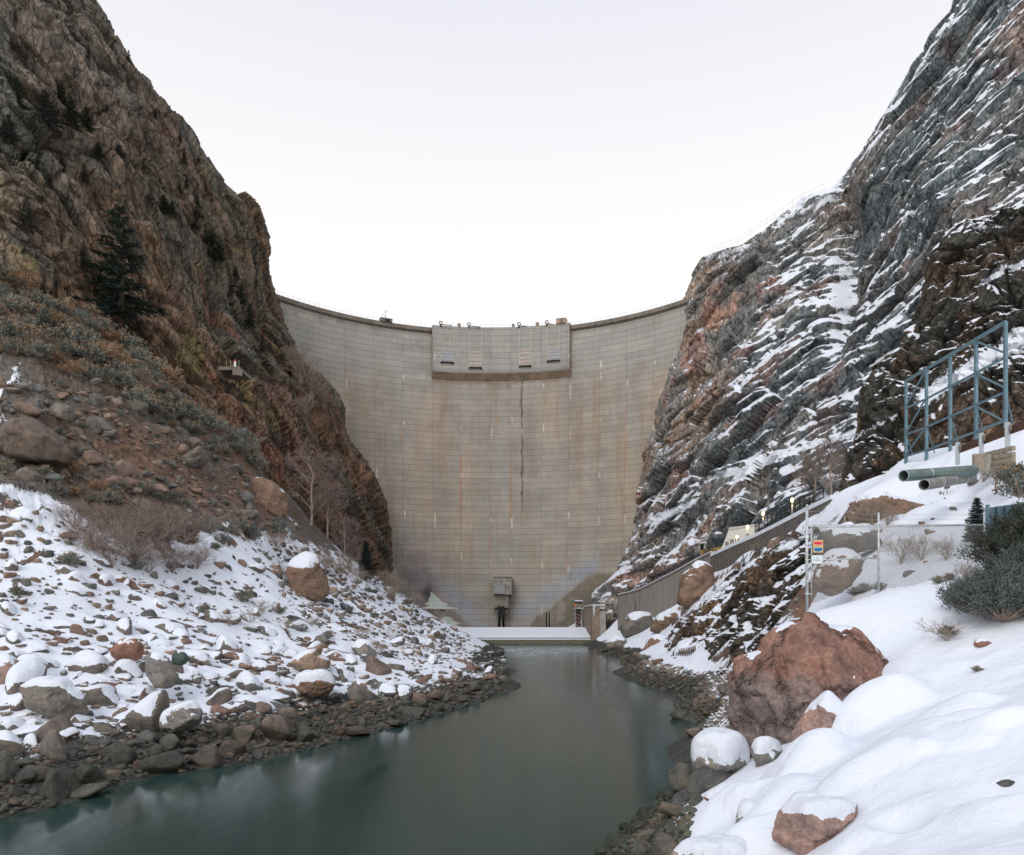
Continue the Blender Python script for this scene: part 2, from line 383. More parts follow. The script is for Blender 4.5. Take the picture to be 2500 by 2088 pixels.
# snow pillows over buried boulders on the near right bank: (u, v, Y, half width m, half depth m, height m)
PILLOWS = [(1960, 1905, 17.5, 1.05, 1.3, .85), (1800, 1975, 16.5, 1.2, 1.0, .55), (1900, 1990, 15.0, 1.0, 1.0, .5), (1780, 2070, 13.2, 1.2, .8, .45),
           (2120, 1960, 13.5, 1.3, .9, .35), (2230, 1900, 14.5, 1.5, 1.0, .3), (2400, 1840, 13.0, 1.2, .7, .3), (2440, 2000, 9.6, .7, .5, .16),
           (2125, 1770, 19.8, 1.5, 1.3, .95), (2350, 1760, 16.5, 1.0, .8, .35), (2040, 2080, 11.0, .9, .6, .25)]
def height(x, y, detail=True):
    x = np.asarray(x, float); y = np.asarray(y, float)
    z = ground_rbf(np.stack([x, y], -1))
    for (u, v, Y, rx, ry, h) in PILLOWS:
        z = z + dom(x, y, (u - CX) / F * Y, Y, rx, ry, h)
    if detail:
        P = np.stack([x, y, np.zeros_like(x)], -1)
        z = z + .22 * fbm(P / 5.0, 3, 3) * sstep(z, 1.5, 3) * sstep(y, 4, 25)
        z = z + .07 * fbm(P / 1.6, 4, 3)
        z = z + .15 * fbm(P / np.array([3.0, 1.6, 1]), 6, 2) * (1 - sstep(y, 20, 30)) * sstep(x, 0, 3)
        z = z + .42 * fbm(P / 3.2, 5, 3) * sstep(z, 1.2, 3) * (1 - sstep(x, -6, 2)) * sstep(y, 20, 35)
        # rock outcrop between the gate and the shore, and below the road wall
        u = CX + F * x / np.maximum(y, 1)
        oc = sstep(y, 48, 58) * (1 - sstep(y, 150, 170)) * sstep(u, 1560, 1680) * (1 - sstep(u, 1975, 2060)) * sstep(z, .8, 3)
        q = np.stack([x * .9 + y * .1, y * .5, z * .6], -1)
        f1, g1 = facet(q / 5.5, 11, .3, 1.3); f2, g2 = facet(q / 2.0, 12, .25, 1.1)
        z = z + oc * (.5 * f1 + .8 * fbm(q / 5, 13, 3) - .5)
        oc2 = sstep(y, 32, 40) * (1 - sstep(y, 52, 60)) * sstep(u, 1990, 2050) * (1 - sstep(u, 2330, 2420))
        z = z + oc2 * (1.0 * ridged(q / 3.2, 15, 3) - .3)
        # broken blocky talus high on the left bank
        ta = (1 - sstep(x + .12 * y, -34, -24)) * sstep(z, 12, 20)
        t1, _ = facet(np.stack([x, y, z], -1) / 3.2, 21, .35, 1.2); t2, _ = facet(np.stack([x, y, z], -1) / 1.1, 22, .5, 1.)
        z = z + ta * (.9 * t1 + .35 * t2 + 1.5 * fbm(P / 9, 23, 3))
    return z
_cache = {}
def hit(u, v, Y0=6.0, Y1=270.0, n=1500):
    """where the sight line through picture point (u, v) meets the ground"""
    Y = np.geomspace(Y0, Y1, n); X = (u - CX) / F * Y; Z = EYE + (HV - v) / F * Y
    h = height(X, Y)
    k = np.argmax(Z < h)
    if not (Z < h).any(): k = n - 1
    return np.array([X[k], Y[k], h[k]])
def hits(U, V, n=260, Y0=8.0, Y1=250.0):
    U = np.asarray(U, float); V = np.asarray(V, float)
    Y = np.geomspace(Y0, Y1, n)[None, :] * np.ones((len(U), 1))
    X = (U[:, None] - CX) / F * Y; Z = EYE + (HV - V[:, None]) / F * Y
    hgt = height(X, Y); m = Z < hgt; k = np.where(m.any(1), m.argmax(1), n - 1); r = np.arange(len(U))
    return np.stack([X[r, k], Y[r, k], hgt[r, k]], -1)

NR, NC = 900, 900
aa = np.linspace(-1.05, 1.05, NC); yy = np.geomspace(1.2, 275, NR)
GX = aa[None, :] * yy[:, None] * (1 + 1.5 / yy[:, None]); GY = np.repeat(yy[:, None], NC, 1)
GZ = height(GX, GY)
P = np.stack([GX, GY, GZ], -1)
def normals(P, flip=False):
    du = np.gradient(P, axis=1); dv = np.gradient(P, axis=0); n = np.cross(du, dv); n /= np.linalg.norm(n, axis=-1, keepdims=True) + 1e-12
    return -n if flip else n
Nn = normals(P); 
U = CX + F * GX / np.maximum(GY, 1); V = HV - F * (GZ - EYE) / np.maximum(GY, 1)
nz1 = fbm(P / 7.0, 31, 4); nz2 = fbm(P / 1.7, 32, 4); nz3 = fbm(P * np.array([1, 1, 1.6]) / 3.5, 33, 4)
left = U < 1330
# left bank: snow between the wet rubble and the brush line, patchy above it
bl = np.interp(U, [-200, 0, 170, 330, 520, 640, 760, 880, 960, 1300], [1170, 1195, 1235, 1330, 1290, 1300, 1330, 1380, 1400, 1400])
snl = sstep(V, -70, 60) * 0
below = sstep(V - bl + 35 * nz1 + 25 * nz3, -25, 35)
bot = sstep(GZ + .35 * nz2, .95, 1.6)
patch = sstep(nz1 * .8 + nz3 * .9, .38, .60) * sstep(V, 1080, 1280) + sstep(nz1 * .8 + nz3 * .8, .62, .8) * sstep(V, 800, 900) * .75
nz4 = fbm(P / 1.0, 34, 3)
snl = np.maximum(below * (1.0 - .75 * sstep(nz3 + .5 * nz4, .12, .38)), np.maximum(patch * .8, .8 * np.exp(-((U + 10) / 75.) ** 2) * sstep(V, 840, 900) * (1 - sstep(V, 1000, 1080)) * sstep(nz3 + nz4, -.15, .2))) * bot
# right bank: snow everywhere it is not steep and not at the waterline
rl = sstep(GZ + .5 * nz2, 1.0, 2.0) * sstep(Nn[..., 2] + .14 * nz3 + .08 * nz2, .48, .70)
near = sstep(45 - GY, 0, 8)
rl = np.maximum(rl, near * sstep(GZ + .3 * nz2, 1.2, 2.2))
rl = rl * (1 - (1 - sstep(GZ + .6 * nz2, 1.9, 2.9)) * sstep(GY, 14, 17) * (1 - sstep(GY, 34, 40)))
sn = np.where(left, snl, rl)
brown = np.array([.105, .075, .055]); grey = np.array([.12, .11, .10]); red = np.array([.20, .11, .075]); dark = np.array([.045, .045, .04])
t = sstep(nz1, -.3, .4)[..., None]; col = brown * (1 - t) + grey * t
rt = (sstep(fbm(P / 12., 41, 3), .0, .4) * np.where(left, .4, .8))[..., None]; col = col * (1 - rt) + red * rt
wt = (1 - sstep(GZ + .4 * nz2 - 1.3 * sstep(GX, 2, 4) * (1 - sstep(GY, 38, 44)), 1.0, 2.4))[..., None]; col = col * (1 - wt) + dark * wt
me = npmesh('ground', P.reshape(-1, 3), gridfaces(NR, NC), M['ground'])
setcol(me, 'col', col.reshape(-1, 3)); setflt(me, 'snow', sn)
o = tag(obj('ground', me), kind='structure')

# ------------------------------------------------------------------ river
m, n, b = newmat('river_water')
b.inputs['Roughness'].default_value = .16; b.inputs['IOR'].default_value = 1.33; b.inputs['Specular IOR Level'].default_value = .5
g = N(n, 'ShaderNodeNewGeometry'); mp = N(n, 'ShaderNodeMapping'); mp.inputs['Scale'].default_value = (1, .16, 1); n.links.new(g.outputs['Position'], mp.inputs[0])
x = noise_node(n, .12, 4, .5, mp.outputs[0], .8)
n.links.new(ramp(n, x.outputs[0], [(.35, (.009, .034, .031)), (.7, (.026, .050, .043))]), b.inputs['Base Color'])
x2 = noise_node(n, 1.3, 3, .5, mp.outputs[0], .4)
x3 = noise_node(n, .55, 4, .55, mp.outputs[0], 1.5)
n.links.new(ramp(n, x3.outputs[0], [(.3, (.10, .10, .10)), (.7, (.19, .19, .19))]), b.inputs['Roughness'])
bump(n, b, x2.outputs[0], .2, .03)
M['water'] = m
xs = np.linspace(-130, 70, 60); ys = np.linspace(-20, 199.2, 80); XX, YY = np.meshgrid(xs, ys)
WP = np.stack([XX, YY, 0 * XX], -1)
tag(obj('river_water', npmesh('river_water', WP.reshape(-1, 3), gridfaces(80, 60), M['water'])), kind='structure')

# ------------------------------------------------------------------ cliffs
def cliff(name, sil, side, ctrl, mat, vr, du, dv, relief, colfn, snowfn, u_out, back=70, edge_round=8.0, shape=None):
    """side=-1: cliff lies left of its skyline (u from u_out to the skyline); side=+1: right of it"""
    vs = np.arange(vr[0], vr[1], dv); us = np.interp(vs, [p[1] for p in sil], [p[0] for p in sil])
    nc = int(abs(u_out - np.mean(us)) / du) + 2
    s = np.linspace(0, 1, nc)
    Ug = u_out + (us[:, None] - u_out) * s[None, :]; Vg = np.repeat(vs[:, None], nc, 1)
    rb = RBF([(c[0], c[1]) for c in ctrl], np.log([c[2] for c in ctrl]), 500.)
    Y = np.exp(rb(np.stack([Ug, Vg], -1)))
    # the wall turns away from the viewer at its skyline
    e_ = np.clip(1 - np.abs(us[:, None] - Ug) / 60., 0, 1); Y = Y + edge_round * e_ ** 3
    Pp = np.stack([(Ug - CX) / F * Y, Y, EYE + (HV - Vg) / F * Y], -1)
    nb = 26; tb = (np.linspace(0, 1, nb + 1)[1:] ** 1.5)
    last = Pp[:, -1:, :]
    bk = last + tb[None, :, None] * np.array([side * back * .75, back, 0.]) * 1.0
    bk[..., 0] += side * 2 * tb[None, :]
    Pp = np.concatenate([Pp, bk], 1)
    out = np.array([-side * .78, -.60, .18]); out = out / np.linalg.norm(out)
    d = relief(Pp); d = d * np.concatenate([1 - .6 * e_ ** 1.5, np.full((len(vs), nb), .4)], 1); fade = np.ones(Pp.shape[:2]); 
    Pp = Pp + d[..., None] * out
    Nr = normals(Pp, flip=(side > 0)); 
    if (Nr * out).sum(-1).mean() < 0: Nr = -Nr
    Uc = CX + F * Pp[..., 0] / Pp[..., 1]; Vc = HV - F * (Pp[..., 2] - EYE) / Pp[..., 1]
    me = npmesh(name, Pp.reshape(-1, 3), gridfaces(Pp.shape[0], Pp.shape[1], flip=(side < 0)), mat)
    nzb = Nr[..., 2].copy()
    for _ in range(2): nzb = (nzb + np.roll(nzb, 1, 0) + np.roll(nzb, -1, 0) + np.roll(nzb, 1, 1) + np.roll(nzb, -1, 1)) / 5
    Nr = np.concatenate([Nr[..., :2], nzb[..., None]], -1)
    setcol(me, 'col', colfn(Pp, Nr, Uc, Vc, d).reshape(-1, 3)); setflt(me, 'snow', snowfn(Pp, Nr, Uc, Vc, d))
    o = tag(obj(name, me), kind='structure')
    def where(u, v):
        k = np.argmin((Uc - u) ** 2 + (Vc - v) ** 2 + np.where(np.arange(Pp.shape[1])[None, :] < nc, 0, 1e4)); return Pp.reshape(-1, 3)[k].copy()
    return o, where
def frame(h, ang):
    h = np.array([h[0], h[1], 0.]); h /= np.linalg.norm(h); z = np.array([0, 0, 1.])
    return math.cos(ang) * h + math.sin(ang) * z, -math.sin(ang) * h + math.cos(ang) * z, np.cross(h, z)

# left wall: steep foliation falling to the right
e1, e2, e3 = frame((.45, .9), R(-57))
def reliefL(P):
    warp = np.stack([fbm(P / 22, 51, 3), fbm(P / 22, 54, 3), fbm(P / 22, 57, 3)], -1) * 5
    Q = P + warp
    q = np.stack([Q @ e1 * .38, Q @ e2, Q @ e3 * .6], -1)
    a, ga = facet(q / 13., 61, 1, .9); b_, gb = facet(q / 5.2, 62, 1, .9); c, gc = facet(q / 2.1, 63, 1, .9); c2, _ = facet(q / .9, 64, 1, .8)
    s = (q[..., 1] / 7.5 + .8 * fbm(P / 18, 66, 3)); saw = (s - np.floor(s)) ** 1.5
    d = 4.2 * a + 2.2 * b_ + .75 * c + .20 * c2 + 2.2 * (saw - .4)
    d += -1.3 * (1 - sstep(ga, 0, .10)) - .8 * (1 - sstep(gb, 0, .12)) - .25 * (1 - sstep(gc, 0, .15))
    return d + 1.6 * fbm(P / 14., 67, 3)
def colL(P, Nr, U, V, d):
    q = np.stack([P @ e1 * .3, P @ e2, P @ e3 * .6], -1)
    n1 = fbm(q / 12, 71, 4); n2 = fbm(q / 5, 72, 4); n3 = fbm(P / 30, 73, 3)
    greyg = np.array([.125, .115, .092]); br = np.array([.17, .112, .078]); red = np.array([.215, .105, .072]); dk = np.array([.05, .05, .047]); lich = np.array([.19, .165, .06])
    t = sstep(n1, -.35, .35)[..., None]; c = greyg * (1 - t) + br * t
    lo = sstep(V, 300, 900)
    t = (sstep(n2 + .5 * n3, .1, .5) * (.35 + .5 * lo))[..., None]; c = c * (1 - t) + red * t
    slab = np.exp(-(((U - 690 - (V - 1050) * .42) / 60) ** 2)) * sstep(V, 880, 960) * (1 - sstep(V, 1260, 1340))
    c = c * (1 - slab[..., None] * .7) + np.array([.24, .12, .085]) * slab[..., None] * .7
    t = (sstep(fbm(q / 4.5, 75, 4), .22, .5) * .75)[..., None]; c = c * (1 - t) + dk * t
    t = (sstep(fbm(P / 6, 76, 4), .28, .55) * .55 * sstep(V, 300, 500) * (1 - sstep(V, 1000, 1200)))[..., None]; c = c * (1 - t) + lich * t
    c = c * 1.02 * np.array([.98, 1.0, .97])
    top = (1 - sstep(V + .5 * U, 250, 900))[..., None] * .45; c = c * (1 - top) + np.array([.115, .12, .115]) * top
    return c
def snowL(P, Nr, U, V, d):
    n_ = fbm(P / 4., 81, 4)
    s = sstep(Nr[..., 2] + .35 * n_, .88, .98) * .45 * sstep(V, 500, 900)
    return s
silL = [(150, -160), (195, -60), (240, 0), (268, 40), (282, 72), (292, 110), (315, 150), (345, 175), (385, 220), (410, 262), (420, 275), (452, 282), (470, 310), (490, 345), (520, 400),
        (545, 440), (578, 470), (610, 492), (632, 515), (645, 560), (655, 610), (652, 650), (660, 690), (682, 735), (700, 790), (722, 850), (745, 890), (790, 915), (822, 955), (838, 990),
        (842, 1040), (858, 1080), (895, 1115), (922, 1155), (940, 1200), (948, 1260), (958, 1330), (962, 1400), (975, 1470), (985, 1600)]
ctrlL = [(-150, 650, 103), (0, 640, 106), (300, 850, 116), (560, 1030, 132), (700, 1200, 150), (800, 1330, 172), (940, 1430, 218), (0, 0, 138), (240, 0, 165), (460, 290, 188),
         (650, 600, 212), (300, 400, 142), (500, 700, 165), (680, 740, 222), (850, 1050, 230), (950, 1300, 238), (-150, 1600, 100), (985, 1600, 235), (600, 1600, 150), (0, 300, 122),
         (-150, -150, 140), (200, -150, 170), (150, 600, 118), (620, 800, 190), (750, 1000, 195), (420, 480, 165), (560, 560, 185)]
CL, onL = cliff('canyon_wall', silL, -1, ctrlL, M['cliff_l'], (-160, 1600), 1.9, 2.1, reliefL, colL, snowL, -170)

# right wall: ledges climbing to the right, snow lying on them
f1_, f2_, f3_ = frame((.42, -.9), R(24))
def reliefR(P):
    warp = np.stack([fbm(P / 20, 151, 3), fbm(P / 20, 154, 3), fbm(P / 20, 157, 3)], -1) * 2.2
    Q = P + warp
    q = np.stack([Q @ f1_ * .40, Q @ f2_, Q @ f3_ * .6], -1)
    a, ga = facet(q / 12., 161, 1, .9); b_, gb = facet(q / 4.6, 162, 1, 1.); c, gc = facet(q / 1.9, 163, 1, 1.); c2, _ = facet(q / .85, 164, 1, .8)
    s = (P @ f2_ / 3.8 + .55 * fbm(P / 14, 166, 3) + .5 * a); fr = s - np.floor(s)
    led = np.where(fr < .82, (1 - fr / .82), (fr - .82) / .18)     # long face, short ledge
    s2 = (P @ f2_ / 1.6 + .6 * fbm(P / 7, 168, 3) + .8 * b_); fr2 = s2 - np.floor(s2); led2 = np.where(fr2 < .8, 1 - fr2 / .8, (fr2 - .8) / .2)
    k = sstep(fbm(P / 13, 169, 2), -.25, .25)
    U = CX + F * P[..., 0] / P[..., 1]; V = HV - F * (P[..., 2] - EYE) / P[..., 1]
    but = (1 - sstep(U - .3 * (900 - V), 1800, 1960))          # the buttress by the dam: blocky and upright
    gully = np.exp(-(((U - (2072 - (V - 560) * .1)) / 26.) ** 2)) * sstep(V, 430, 520) * (1 - sstep(V, 720, 950))
    return 3.4 * a + (1.5 + .8 * but) * b_ + .65 * c + .22 * c2 + (.60 * (led - .5) + .30 * (led2 - .5)) * (1 - .9 * but) * (1 - .9 * gully) * (.5 + k) + 1.5 * fbm(P / 14., 167, 3) - 1.0 * (1 - sstep(ga, 0, .1)) - .6 * (1 - sstep(gb, 0, .12)) - 6.5 * gully
def colR(P, Nr, U, V, d):
    q = np.stack([P @ f1_ * .4, P @ f2_, P @ f3_ * .6], -1)
    n1 = fbm(q / 10, 171, 4); n2 = fbm(P / 9, 172, 4)
    sl = np.array([.060, .074, .080]); br = np.array([.15, .115, .09]); red = np.array([.20, .105, .08]); gr = np.array([.11, .105, .098]); dk = np.array([.035, .038, .036])
    k = sstep(U + .35 * V, 1850, 2350)[..., None]                   # bluish shadow tone painted into the rock towards the right-hand wall
    c = gr * (1 - k) + sl * k
    t = sstep(n1, -.1, .35)[..., None] * (1 - .72 * k); c = c * (1 - t) + br * t
    t = sstep(n2, .08, .4)[..., None] * (.85 - .55 * k); c = c * (1 - t * .8) + red * t * .8
    t = (sstep(fbm(q / 4, 173, 4), .2, .5) * .35)[..., None]; c = c * (1 - t) + dk * t
    return c * np.array([2.5, 2.5, 2.5])
def snowR(P, Nr, U, V, d):
    q = np.stack([P @ f1_ * .22, P @ f2_, P @ f3_ * .5], -1)
    n_ = fbm(q / 2.6, 181, 4); n2 = fbm(P / 16, 182, 3)
    n3 = fbm(q / .9, 183, 3)
    s = sstep(Nr[..., 2] + .34 * n_ + .46 * n3 + .22 * n2 + .02 + .07 * sstep(U, 1900, 2200), .30, .52)
    g = np.exp(-(((U - (2075 - (V - 560) * .1)) / 34.) ** 2)) * sstep(V, 430, 500) * (1 - sstep(V, 760, 900))
    cap = np.exp(-np.abs(V - np.interp(U, [1600, 1700, 1740, 1830, 1900, 2020, 2040], [660, 645, 620, 570, 520, 465, 460]) - 22) / 26.) * sstep(U, 1690, 1760) * (1 - sstep(U, 2050, 2090))
    sb = (1 - sstep(U - .3 * (900 - V), 1760, 1900)) * (1 - .4 * sstep(V, 1080, 1250))      # upright buttress by the dam holds less
    s = s * (1 - .50 * sb)
    band = np.exp(-((V - (1100 - (U - 1950) * .33 + 14 * n_)) / 13.) ** 2) * sstep(U, 1680, 1760) * (1 - sstep(U, 2080, 2140))
    band2 = np.exp(-((V - (1268 - (U - 1600) * .42 + 10 * n_)) / 16.) ** 2) * sstep(U, 1550, 1590) * (1 - sstep(U, 1690, 1730))
    return np.maximum.reduce([s, g * (.50 + .8 * n_), cap * (.66 + .6 * n_), band * .85, band2 * .8])
silR = [(2400, -160), (2340, -60), (2332, 0), (2325, 35), (2300, 62), (2272, 95), (2258, 130), (2225, 165), (2205, 205), (2180, 245), (2150, 290), (2130, 330), (2100, 375), (2070, 415),
        (2045, 448), (2022, 462), (1985, 475), (1960, 482), (1940, 505), (1905, 530), (1880, 555), (1850, 580), (1800, 603), (1760, 612), (1728, 620), (1708, 640), (1695, 665), (1680, 700), (1668, 735),
        (1662, 770), (1655, 820), (1650, 850), (1625, 900), (1615, 950), (1600, 1000), (1592, 1050), (1572, 1110), (1566, 1180), (1548, 1260), (1545, 1310), (1528, 1345), (1505, 1380), (1478, 1415),
        (1450, 1438), (1440, 1470), (1442, 1600)]
ctrlR = [(2600, 1300, 100), (2600, 700, 118), (2600, 0, 140), (2600, -150, 145), (2340, -100, 165), (2330, 0, 166), (2180, 240, 182), (2022, 465, 200), (1720, 625, 232), (1668, 735, 234),
         (1620, 950, 234), (1570, 1180, 230), (1548, 1300, 222), (1478, 1415, 212), (1445, 1560, 208), (1750, 900, 215), (1850, 800, 202), (2072, 600, 190), (2300, 500, 140), (2000, 1000, 150),
         (1750, 1250, 170), (1900, 1200, 140), (1650, 1400, 180), (2000, 1600, 130), (2600, 1600, 95), (1600, 1600, 190), (2200, 900, 135), (2060, 1200, 125)]
CR, onR = cliff('canyon_wall', silR, 1, ctrlR, M['cliff_r'], (-160, 1600), 1.9, 2.1, reliefR, colR, snowR, 2660)

# nearer dark brown spur on the right
def reliefS(P):
    Q = P + np.stack([fbm(P / 12, 251, 3), fbm(P / 12, 254, 3), fbm(P / 12, 257, 3)], -1) * 3
    q = np.stack([Q @ f1_ * .8, Q @ f2_ * .6, Q @ f3_], -1)
    a, ga = facet(q / 9., 261, 1, 1); b_, gb = facet(q / 3.6, 262, 1, 1.); c, gc = facet(q / 1.4, 263, 1, 1.); c2, _ = facet(q / .6, 264, 1, .9)
    return 2.4 * a + 1.5 * b_ + .7 * c + .28 * c2 - 1.0 * (1 - sstep(ga, 0, .1)) - .6 * (1 - sstep(gb, 0, .12)) + 1.2 * fbm(P / 9, 265, 3)
def colS(P, Nr, U, V, d):
    n1 = fbm(P / 7, 271, 4); n2 = fbm(P / 4, 272, 4)
    c = np.array([.075, .072, .062]) + 0 * P; t = sstep(n1, -.1, .4)[..., None]; c = c * (1 - t) + np.array([.13, .095, .068]) * t
    t = (sstep(n2, .1, .45) * (.35 + .5 * np.exp(-((V - 920) / 160.) ** 2 - ((U - 2120) / 90.) ** 2)))[..., None]; c = c * (1 - t) + np.array([.22, .12, .07]) * t
    t = (sstep(fbm(P / 3, 273, 4), .2, .5) * .6)[..., None]; return c * (1 - t) + np.array([.035, .035, .033]) * t
def snowS(P, Nr, U, V, d):
    n_ = fbm(P / 2.5, 281, 4); s = sstep(Nr[..., 2] + .25 * n_ + .02, .48, .74)
    lane = np.exp(-((V - (975 - (U - 2250) * .62 + 18 * n_)) / 34.) ** 2) * sstep(U, 2205, 2260)
    top = np.exp(-np.abs(V - np.interp(U, [2200, 2280, 2350, 2500], [760, 610, 545, 545]) - 10) / 12.) * sstep(U, 2330, 2370)
    top2 = np.exp(-((V - 1035 + (U - 2150) * .5) / 14.) ** 2) * (1 - sstep(U, 2180, 2230))
    pt = np.exp(-((V - (690 - (U - 2400) * .55 + 20 * n_)) / 16.) ** 2) * sstep(U, 2370, 2400)
    return np.maximum.reduce([s * .9, lane * .8, top * (.55 + .6 * n_), top2 * .55, pt * .7])
silS = [(2440, 515), (2400, 528), (2350, 535), (2318, 560), (2290, 585), (2268, 620), (2262, 690), (2250, 740), (2232, 790), (2205, 815), (2190, 850), (2150, 885), (2130, 900), (2110, 935), (2098, 980),
        (2092, 1040), (2088, 1070), (2065, 1105), (2052, 1150), (2040, 1205), (2035, 1400)]
ctrlS = [(2600, 1100, 76), (2440, 520, 100), (2262, 690, 104), (2130, 900, 102), (2088, 1070, 100), (2040, 1205, 96), (2300, 1000, 88), (2600, 600, 86), (2600, 1400, 74), (2040, 1400, 94), (2450, 900, 80)]
CS, onS = cliff('rock_spur', silS, 1, ctrlS, M['spur'], (515, 1400), 1.7, 1.7, reliefS, colS, snowS, 2680, back=25, edge_round=5)

# craggy outcrop between the road wall and the water
def reliefO(P):
    Q = P + np.stack([fbm(P / 9, 351, 3), fbm(P / 9, 354, 3), fbm(P / 9, 357, 3)], -1) * 2
    q = np.stack([Q @ f1_ * .7, Q @ f2_ * .7, Q @ f3_], -1)
    a, ga = facet(q / 6., 361, 1, 1); b_, gb = facet(q / 2.4, 362, 1, 1.); c, gc = facet(q / 1.0, 363, 1, 1.)
    return 1.9 * a + 1.0 * b_ + .40 * c - .8 * (1 - sstep(ga, 0, .1)) - .4 * (1 - sstep(gb, 0, .12)) + .8 * fbm(P / 7, 365, 3) + .5
def colO(P, Nr, U, V, d): return colS(P, Nr, U, V, d) * np.array([1.5, 1.35, 1.25])
def snowO(P, Nr, U, V, d):
    n_ = fbm(P / 2.2, 381, 4); e_ = np.exp(-np.abs(V - np.interp(U, [1610, 1690, 1800, 1960], [1590, 1478, 1398, 1300]) - 8) / 16.)
    return np.maximum(sstep(Nr[..., 2] + .30 * n_ + .02, .40, .60), e_ * (.62 + .8 * n_)) * sstep(P[..., 2] + n_, 1.2, 2.4)
silO = [(1975, 1285), (1945, 1310), (1885, 1345), (1840, 1378), (1800, 1395), (1762, 1425), (1735, 1445), (1700, 1468), (1680, 1495), (1655, 1530), (1630, 1560), (1612, 1600), (1600, 1650), (1596, 1700)]
ctrlO = [(1960, 1300, 80), (1800, 1400, 98), (1690, 1480, 110), (1610, 1600, 118), (1985, 1480, 52), (1850, 1600, 64), (1750, 1640, 82), (1985, 1690, 46), (1620, 1690, 104), (1900, 1420, 70)]
CO, onO = cliff('rock_outcrop', silO, 1, ctrlO, M['outcrop'], (1286, 1700), 1.6, 1.6, reliefO, colO, snowO, 1995, back=9, edge_round=3)
# ------------------------------------------------------------------ the arch dam
DX, DY, ZC = -7.7, 172.0, 108.6
def Rz(z, off=0): return 90.0 - off - 5.5 * (1 - np.clip(z, 0, ZC) / ZC) ** 1.5
def dpt(th, z, off=0):
    r = Rz(z, off); return np.stack([DX + r * np.sin(th), DY + r * np.cos(th), z + 0 * th], -1)
def th_of_u(u, z=60.0, off=0):
    t = np.linspace(-1.4, 1.4, 2801); p = dpt(t, z + 0 * t, off); uu = CX + F * p[:, 0] / p[:, 1]
    k = np.argmax(p[:, 1] > 150); m = np.abs(t) < 1.2
    return float(np.interp(u, uu[m], t[m]))
def z_of_v(u, v, off=0):
    t = th_of_u(u, 60, off); p = dpt(np.array(t), np.array(60.), off); return EYE + (HV - v) / F * float(p[1])
JU = [640, 705, 770, 846, 917, 984, 1058, 1123, 1197, 1247, 1323, 1388, 1461, 1526, 1592, 1655, 1715]
JT = np.array([th_of_u(u) for u in JU]); LIFT = 2.0
m, n, b = newmat('dam_concrete')
a = N(n, 'ShaderNodeAttribute', attribute_name='col'); jx = N(n, 'ShaderNodeAttribute', attribute_name='jx'); zz = N(n, 'ShaderNodeAttribute', attribute_name='lz')
ar = N(n, 'ShaderNodeAttribute', attribute_name='arc')
g = N(n, 'ShaderNodeNewGeometry')
cb = N(n, 'ShaderNodeCombineXYZ'); n.links.new(mth(n, 'FLOOR', jx.outputs['Fac']), cb.inputs[0]); n.links.new(mth(n, 'FLOOR', zz.outputs['Fac']), cb.inputs[1])
wn = N(n, 'ShaderNodeTexWhiteNoise', noise_dimensions='3D'); n.links.new(cb.outputs[0], wn.inputs['Vector'])
c = mixc(n, 1.0, a.outputs[0], ramp(n, wn.outputs['Value'], [(0, (.93, .935, .94)), (1, (1.07, 1.06, 1.05))]), 'MULTIPLY')
st = N(n, 'ShaderNodeCombineXYZ'); n.links.new(ar.outputs['Fac'], st.inputs[0]); n.links.new(mth(n, 'MULTIPLY', zz.outputs['Fac'], .25), st.inputs[1])
ns = noise_node(n, .9, 6, .7, st.outputs[0]); c = mixc(n, .8, c, ramp(n, ns.outputs[0], [(.3, (.88, .875, .87)), (.7, (1.11, 1.11, 1.1))]), 'MULTIPLY')
nf = noise_node(n, 2.5, 5, .7, g.outputs['Position']); c = mixc(n, .6, c, ramp(n, nf.outputs[0], [(.3, (.8, .8, .8)), (.7, (1.2, 1.2, 1.2))]), 'MULTIPLY')
fz = mth(n, 'FRACT', zz.outputs['Fac']); dz = mth(n, 'MINIMUM', fz, mth(n, 'SUBTRACT', 1.0, fz))
fj = mth(n, 'FRACT', jx.outputs['Fac']); dj = mth(n, 'MINIMUM', fj, mth(n, 'SUBTRACT', 1.0, fj))
lh = mth(n, 'SUBTRACT', 1.0, mth(n, 'MULTIPLY', dz, 12.0), clamp=True); lv = mth(n, 'SUBTRACT', 1.0, mth(n, 'MULTIPLY', dj, 55.0), clamp=True)
nj = noise_node(n, .5, 4, .7, g.outputs['Position'])
lh = mth(n, 'MULTIPLY', lh, ramp(n, nj.outputs[0], [(.3, (.45, .45, .45)), (.55, (1, 1, 1))]))
c = mixc(n, mth(n, 'MULTIPLY', lh, .72), c, (.17, .125, .10)); c = mixc(n, mth(n, 'MULTIPLY', lv, .4), c, (.16, .12, .10))
n.links.new(c, b.inputs['Base Color']); b.inputs['Roughness'].default_value = .9
bump(n, b, mth(n, 'SUBTRACT', mth(n, 'MULTIPLY', nf.outputs[0], .3), mth(n, 'MAXIMUM', lh, lv)), .5, .08)
M['dam'] = m

